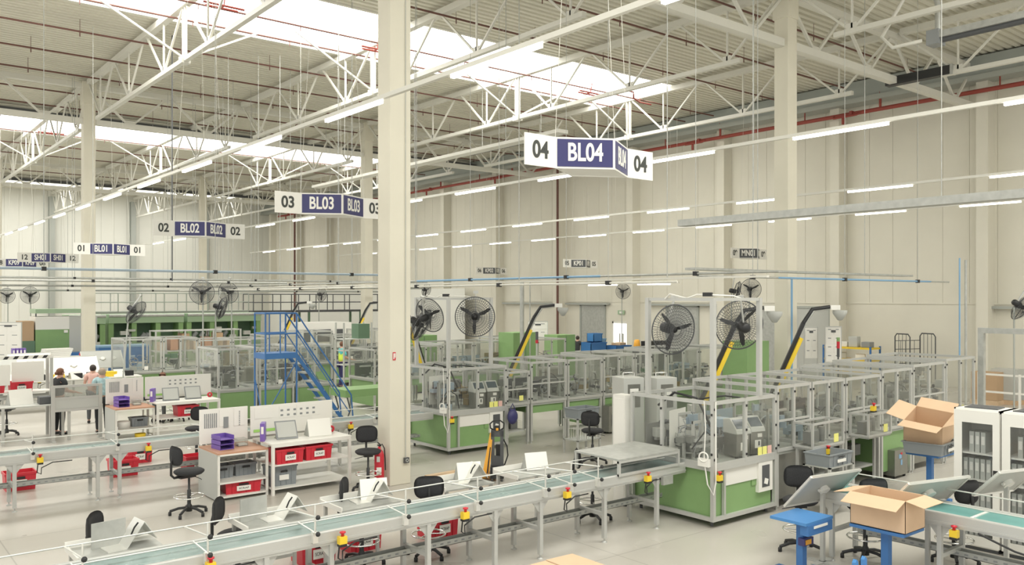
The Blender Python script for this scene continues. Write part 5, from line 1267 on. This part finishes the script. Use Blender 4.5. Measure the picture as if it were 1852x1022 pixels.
# ---- fourth line: boards, bins and papers along the conveyor
k = 0
for x, y, wd in ((1.0, 29.3, 1.3), (3.1, 29.2, 1.4), (5.3, 29.1, 1.4), (2.2, 31.8, 1.3), (4.6, 31.9, 1.3), (6.8, 31.7, 1.3)):
    tb = board((x, y+.5, 1.6), (wd, 0, 0), (.0, -.55, -.55), ['leftmost', 'second', 'third', 'rear left', 'rear middle', 'rear right'][k]+' framed tilted white board at the fourth line conveyor'); k += 1
    for ch in [c_ for c_ in bpy.data.objects if c_.parent == tb and c_.name.startswith('board_plate')]: ch.data.materials[0] = M['white_plastic' if k % 2 else 'light_grey']
r = random.Random(8)
for i in range(14):
    x = .8+i*.5; w_ = .34
    tag(MB().bx(x, x+w_, 28.75, 29.05, .98, 1.14).build('parts_bin', 'black_plastic' if i % 3 else 'yellow', bevel=.01), '%s small parts bin in the row below the tilted boards' % ('black' if i % 3 else 'yellow'), 'bin', 'black parts bins' if i % 3 else 'yellow parts bins')
for i in range(3): t = thing('work_table', ['leftmost', 'middle', 'rightmost'][i]+' white table under the row of small parts bins', 'table', (.6+i*2.45, 28.6, 0)); MB().bx(0, 2.35, 0, .6, .94, .975).build('top', 'white_metal', t); [MB().bx(x_, x_+.05, y_, y_+.05, 0, .94).build('leg', 'alu', t) for x_ in (.03, 2.27) for y_ in (.02, .53)]
for i in range(11):
    DW.place((1.0+i*.62, 28.72, .976), r.uniform(-.9, .9), 'white paper propped on a stand along the fourth line', 'papers along the fourth line', .8)
for i in range(12):
    x, y = r.uniform(1, 7.2), r.choice([30.1, 31.2, 28.9]) ; 
    t = DW.place((x, 30.6, .93), r.uniform(-.5, .5), 'white paper propped on a stand along the fourth line', 'papers along the fourth line', 1.0) if i >= 5 else None
# kanban rack with hazard striped bar, far left
x, y = at(93, 790, 0); t = thing('kanban_rack', 'white rack with hazard striped bar and sheets at the left edge', 'rack', (x-1.9, y, 0)); m = MB()
for x_ in (0, 1.9):
    for y_ in (0, .5): m.bx(x_-.035, x_+.035, y_-.035, y_+.035, 0, 2.02)
m.bx(0, 1.9, -.03, .03, 1.0, 1.06); m.bx(0, 1.9, .47, .53, 1.0, 1.06); m.build('rack_frame', 'alu', t)
st = MB().bx(-.03, 1.93, -.05, .0, 1.98, 2.06).build('striped_bar', 'paper', t); m = MB()
for i in range(9): m.slab([(.0+i*.21, -.056, 1.985), (.09+i*.21, -.056, 1.985), (.14+i*.21, -.056, 2.055), (.05+i*.21, -.056, 2.055)], .004)
m.build('hazard_stripe', 'black_plastic', st)
m = MB(); m.bx(.3, 1.0, -.01, .01, 1.35, 1.85); m.bx(1.05, 1.75, .1, .12, 1.4, 1.9); m.build('white_sheet', 'paper', t); MB().bx(-.02, 1.92, -.02, .52, 1.14, 1.17).build('shelf', 'white_metal', t)
for i in range(2): RC.place((x-1.25+i*.6, y+.2, 1.17), 0, ['left', 'right'][i]+' red crate on the rack with the hazard striped bar', 'red crates', .95)
# guard screen and table near the two standing people
x, y = at(96, 800, 0); t = thing('guard_screen', 'low grey screen with a clear band in front of the two standing people', 'screen', (x, y, 0)); m = MB()
for x_ in (0, 1.05): m.bx(x_-.04, x_+.04, -.03, .03, .02, 1.35); m.bx(x_-.04, x_+.04, -.2, .2, 0, .03)
m.bx(0, 1.05, -.02, .02, 1.3, 1.36); m.bx(0, 1.05, -.02, .02, .72, .78); m.bx(0, 1.05, -.02, .02, 1.02, 1.07); m.build('frame', 'alu', t); MB().bx(.04, 1.01, -.005, .005, .78, 1.02).build('grey_panel', 'light_grey', t); MB().bx(.04, 1.01, -.005, .005, 1.07, 1.3).build('clear_panel', 'clear_hazy', t)
x, y = at(60, 800, 0); t = thing('work_table', 'grey work table with white sheets left of the grey screen', 'table', (x-.7, y-.2, 0)); MB().bx(0, 1.5, 0, .8, .87, .9).build('top', 'light_grey', t); [MB().bx(x_, x_+.06, y_, y_+.06, 0, .87).build('leg', 'alu', t) for x_ in (.02, 1.42) for y_ in (.02, .72)]
DW.place((x-.2, y+.2, .9), .2, 'white sheet on the work table at the left edge', None, 1.3); tag(MB().box((x+.3, y+.1, .99), (.35, .3, .18)).build('component_box', 'dark_grey', bevel=.02), 'dark component box on the work table at the left edge', 'box')
# white supply bench behind them with papers and binders
x, y = at(60, 652, 1.35); y += 1.0; t = thing('supply_shelf', 'white shelf unit with binders and stacked papers at the far left', 'shelf', (x-1.6, y, 0))
MB().bx(0, 4.2, 0, .6, 1.32, 1.36).build('top_board', 'white_metal', t); MB().bx(0, 4.2, .56, .6, .0, 1.32).build('back_panel', 'white_plastic', t); [MB().bx(q_, q_+.04, 0, .56, 0, 1.32).build('side_panel', 'white_metal', t) for q_ in (0, 1.4, 2.8, 4.16)]
for i in range(4): BD.place((x-.4+i*.11, y+.3, 1.36), 0, 'purple binder on the white shelf at the far left', 'binders on the far left shelf', 1.1)
for i in range(5): tag(MB().box((x+.9+.02*i, y+.3, 1.39+i*.06), (.9, .5, .055), .03*i).build('paper_stack', 'paper'), 'stack of white papers on the far left shelf', 'papers', 'paper stacks on the far left shelf')
TR.place((x+1.75, y+.3, 1.36), 0, 'red tape roll on the far left shelf')
# extra tables with machines between the bench and the hi-vis worker
a, b = ray(625); x, y = a*.0151, b*.0151; t = thing('green_table', 'green topped frame table behind the second conveyor', 'table', (x, y, 0)); MB().bx(0, 1.6, 0, .9, .75, .95).build('top', 'green', t); m = MB()
for x_ in (.1, 1.5):
    for y_ in (.1, .8): m.path([(x_, y_, .75), (x_+.1, y_, .4), (x_-.05, y_, 0)], .02, 6)
m.build('leg', 'dark_grey', t)
x, y = at(645, 640, 1.5); t = thing('shelf_cabinet', 'open grey shelf cabinet just left of the big column', 'shelf', (x-.5, y, 0)); 
for z in (.1, .6, 1.1, 1.6, 2.0): MB().bx(0, 1.1, 0, .6, z, z+.03).build('shelf', 'light_grey', t)
m = MB()
for x_ in (0, 1.1):
    for y_ in (0, .6): m.bx(x_-.025, x_+.025, y_-.025, y_+.025, 0, 2.6)
m.build('upright', 'light_grey', t); MB().bx(.6, 1.05, .05, .55, 2.03, 2.55).build('monitor', 'green_dark', t)

# ================================================================ PEOPLE
def skin(name, pts, edges, rad, m, parent, sub=1, root=0):
    me = bpy.data.meshes.new(name); me.from_pydata([tuple(p) for p in pts], edges, []); me.materials.append(M[m])
    o = bpy.data.objects.new(name, me); COL.objects.link(o)
    md = o.modifiers.new('skin', 'SKIN'); md.use_smooth_shade = True
    if not me.skin_vertices: me.attributes  # layer comes with the modifier
    sv = me.skin_vertices[0].data if me.skin_vertices else None
    if sv is None:
        bpy.context.view_layer.objects.active = o; o.select_set(True); bpy.ops.mesh.customdata_skin_add(); sv = me.skin_vertices[0].data
    for i, r_ in enumerate(rad):
        sv[i].radius = r_ if hasattr(r_, '__len__') else (r_, r_); sv[i].use_root = (i == root)
    s = o.modifiers.new('subdivision', 'SUBSURF'); s.levels = s.render_levels = sub
    dg = bpy.context.evaluated_depsgraph_get(); n = bpy.data.meshes.new_from_object(o.evaluated_get(dg)); n.name = name
    for p in n.polygons: p.use_smooth = True
    o.modifiers.clear(); o.data = n; n.materials.clear(); n.materials.append(M[m]); o.parent = parent
    return o
def person(label, x, y, rz, H=1.66, top='cloth_black', legs='cloth_black', hair='hair_brown', seated=False, reach=.45, bun=False, vest=None, sleeve=1, bow=.0):
    """faces local +Y; arms reach forward to work height"""
    t = thing('person', label, 'person', (x, y, 0), rz); s = H/1.66
    dz = -.30 if seated else 0
    P = {'pel': (0, 0, .93+dz), 'wai': (0, .01, 1.06+dz), 'che': (0, .02+bow*.5, 1.26+dz), 'nb': (0, .02+bow, 1.41+dz), 'ne': (0, .035+bow, 1.46+dz), 'he': (0, .05+bow*1.2, 1.555+dz), 'cr': (0, .04+bow*1.2, 1.60+dz)}
    for sx, n in ((-1, 'L'), (1, 'R')):
        P['sh'+n] = (sx*.165, .02+bow, 1.375+dz); P['el'+n] = (sx*.22, .06+bow, 1.12+dz); P['wr'+n] = (sx*.15, .08+bow+reach*.55, 1.02+dz+.02); P['pa'+n] = (sx*.14, .13+bow+reach*.58, 1.01+dz)
        P['hi'+n] = (sx*.09, .0, .88+dz)
        if seated: P['kn'+n] = (sx*.12, .42, .60); P['an'+n] = (sx*.12, .36, .12); P['to'+n] = (sx*.13, .50, .06)
        else: P['kn'+n] = (sx*.10, .03, .49); P['an'+n] = (sx*.10, -.01, .09); P['to'+n] = (sx*.115, .13, .04)
    E_ = [('pel', 'wai'), ('wai', 'che'), ('che', 'nb'), ('nb', 'ne'), ('ne', 'he'), ('he', 'cr')]
    for n in 'LR': E_ += [('nb', 'sh'+n), ('sh'+n, 'el'+n), ('el'+n, 'wr'+n), ('wr'+n, 'pa'+n), ('pel', 'hi'+n), ('hi'+n, 'kn'+n), ('kn'+n, 'an'+n), ('an'+n, 'to'+n)]
    R = {'pel': (.15, .10), 'wai': (.125, .09), 'che': (.15, .105), 'nb': (.08, .07), 'ne': .052, 'he': (.078, .095), 'cr': (.07, .085)}
    for n in 'LR': R.update({'sh'+n: .055, 'el'+n: .04, 'wr'+n: .026, 'pa'+n: (.036, .018), 'hi'+n: .085, 'kn'+n: .058, 'an'+n: .038, 'to'+n: .034})
    for n, sx in (('L', -1), ('R', 1)):
        px, py, pz = P['pa'+n]
        for k in range(4):
            a = 'f%s%d' % (n, k); P[a] = (px+sx*(.024-k*.016), py+.045, pz); P[a+'e'] = (px+sx*(.026-k*.018), py+.045+[.03, .045, .05, .04][k], pz-.02); R[a] = .009; R[a+'e'] = .007; E_ += [('pa'+n, a), (a, a+'e')]
        P['t'+n] = (px-sx*.045, py+.0, pz-.005); P['t'+n+'e'] = (px-sx*.058, py+.035, pz-.015); R['t'+n] = .010; R['t'+n+'e'] = .008; E_ += [('wr'+n, 't'+n), ('t'+n, 't'+n+'e')]
    K = list(P); ix = {k_: i for i, k_ in enumerate(K)}; mk = lambda v: tuple(c*s for c in v)
    rr = lambda k_, f=1.0, add=0: tuple((c*f+add)*s for c in (R[k_] if hasattr(R[k_], '__len__') else (R[k_],)*2))
    skin('body', [mk(P[k_]) for k_ in K], [(ix[a], ix[b]) for a, b in E_], [rr(k_) for k_ in K], 'skin', t, 1, ix['pel'])
    def cloth(name, keys, m, add, ext=None):
        Q = dict(P); Q.update(ext or {}); kk = keys; i2 = {k_: i for i, k_ in enumerate(kk)}
        ee = [(i2[a], i2[b]) for a, b in E_ if a in i2 and b in i2]
        for e_ in (ext or {}): ee.append((i2[e_.split('_')[0]], i2[e_]))
        rad = [rr(k_.split('_')[0], 1, add) for k_ in kk]
        return skin(name, [mk(Q[k_]) for k_ in kk], ee, rad, m, t, 1, 0)
    lerp = lambda a, b, f: tuple(P[a][i]*(1-f)+P[b][i]*f for i in range(3))
    cloth('shirt', ['pel', 'wai', 'che', 'nb', 'shL', 'shR', 'shL_s', 'shR_s'], top, .014, {'shL_s': lerp('shL', 'elL', .55*sleeve), 'shR_s': lerp('shR', 'elR', .55*sleeve)})
    cloth('trousers', ['pel', 'hiL', 'hiR', 'knL', 'knR', 'anL', 'anR'], legs, .012)
    if vest: cloth('safety_vest', ['pel', 'wai', 'che', 'nb'], vest, .022)
    hx, hy, hz = P['he']; m = MB(); m.ball(mk((0, hy-.012, hz+.03)), .098*s, 14, (.92, 1.05, 1.05)); hh = m
    if bun: hh.ball(mk((0, hy-.12, hz+.0)), .045*s, 10)
    # open the face: keep only the hair behind and above
    hv = hh; keep = []
    for f_ in hv.f:
        c = [sum(hv.v[i][k_] for i in f_)/len(f_)/s for k_ in range(3)]
        if not (c[1] > hy+.045 and c[2] < hz+.075) and c[2] > hz-.085: keep.append(f_)
    hv.f = keep; hv.sm = [True]*len(keep); hv.build('hair', hair, t)
    m = MB(); m.ball(mk((0, hy+.098, hz-.005)), .014*s, 8, (.8, 1, 1.3)); m.build('nose', 'skin', t)
    for sx in (-1, 1): MB().ball(mk((sx*.032, hy+.082, hz+.018)), .010*s, 8, (1.2, .7, .8)).build('eye', 'dark_grey', t); MB().ball(mk((sx*.083, hy, hz)), .02*s, 8, (.4, .8, 1.2)).build('ear', 'skin', t)
    MB().box(mk((0, hy+.088, hz-.045)), (.04*s, .01, .008)).build('mouth', 'red_dark', t)
    for n in 'LR': a = P['an'+n]; b = P['to'+n]; MB().path([mk((a[0], a[1]-.04, .045 if not seated else a[2]-.04)), mk((a[0], a[1]+.06, .045 if not seated else a[2]-.05)), mk((b[0], b[1]+.03, .04 if not seated else b[2]-.01))], .042*s, 8).build('shoe', 'black_plastic', t)
    return t
person('standing woman in a black T-shirt with brown hair, turned to the work table', 4.55, 23.9, -1.1, 1.67, bun=True, reach=.6)
person('person in a pale blue striped shirt seen from behind beside the woman in black', 5.45, 23.4, -.2, 1.66, 'cloth_blue', 'cloth_black', 'hair_grey', reach=.5)
person('person in pink with black hair behind the pair at the left', 5.7, 25.5, -.3, 1.6, 'cloth_pink', 'dark_grey', 'hair_dark')
person('seated person with dark brown hair, only the head above the second bench', *at(295, 673, 1.38), 2.6, 1.66, 'cloth_pink', 'dark_grey', 'hair_brown', seated=True)
person('worker in a yellow safety vest and teal shirt right of the blue stairs', 15.25, 29.15, -1.6, 1.78, 'cloth_teal', 'navy', 'hair_brown', vest='hivis', reach=.5, sleeve=1.6)
person('dark haired person far back left of the bright blue bucket', *(lambda r_: (r_[0]*.026, r_[1]*.026))(ray(1044)), -1.2, 1.66, 'cloth_black', 'navy', 'hair_dark')
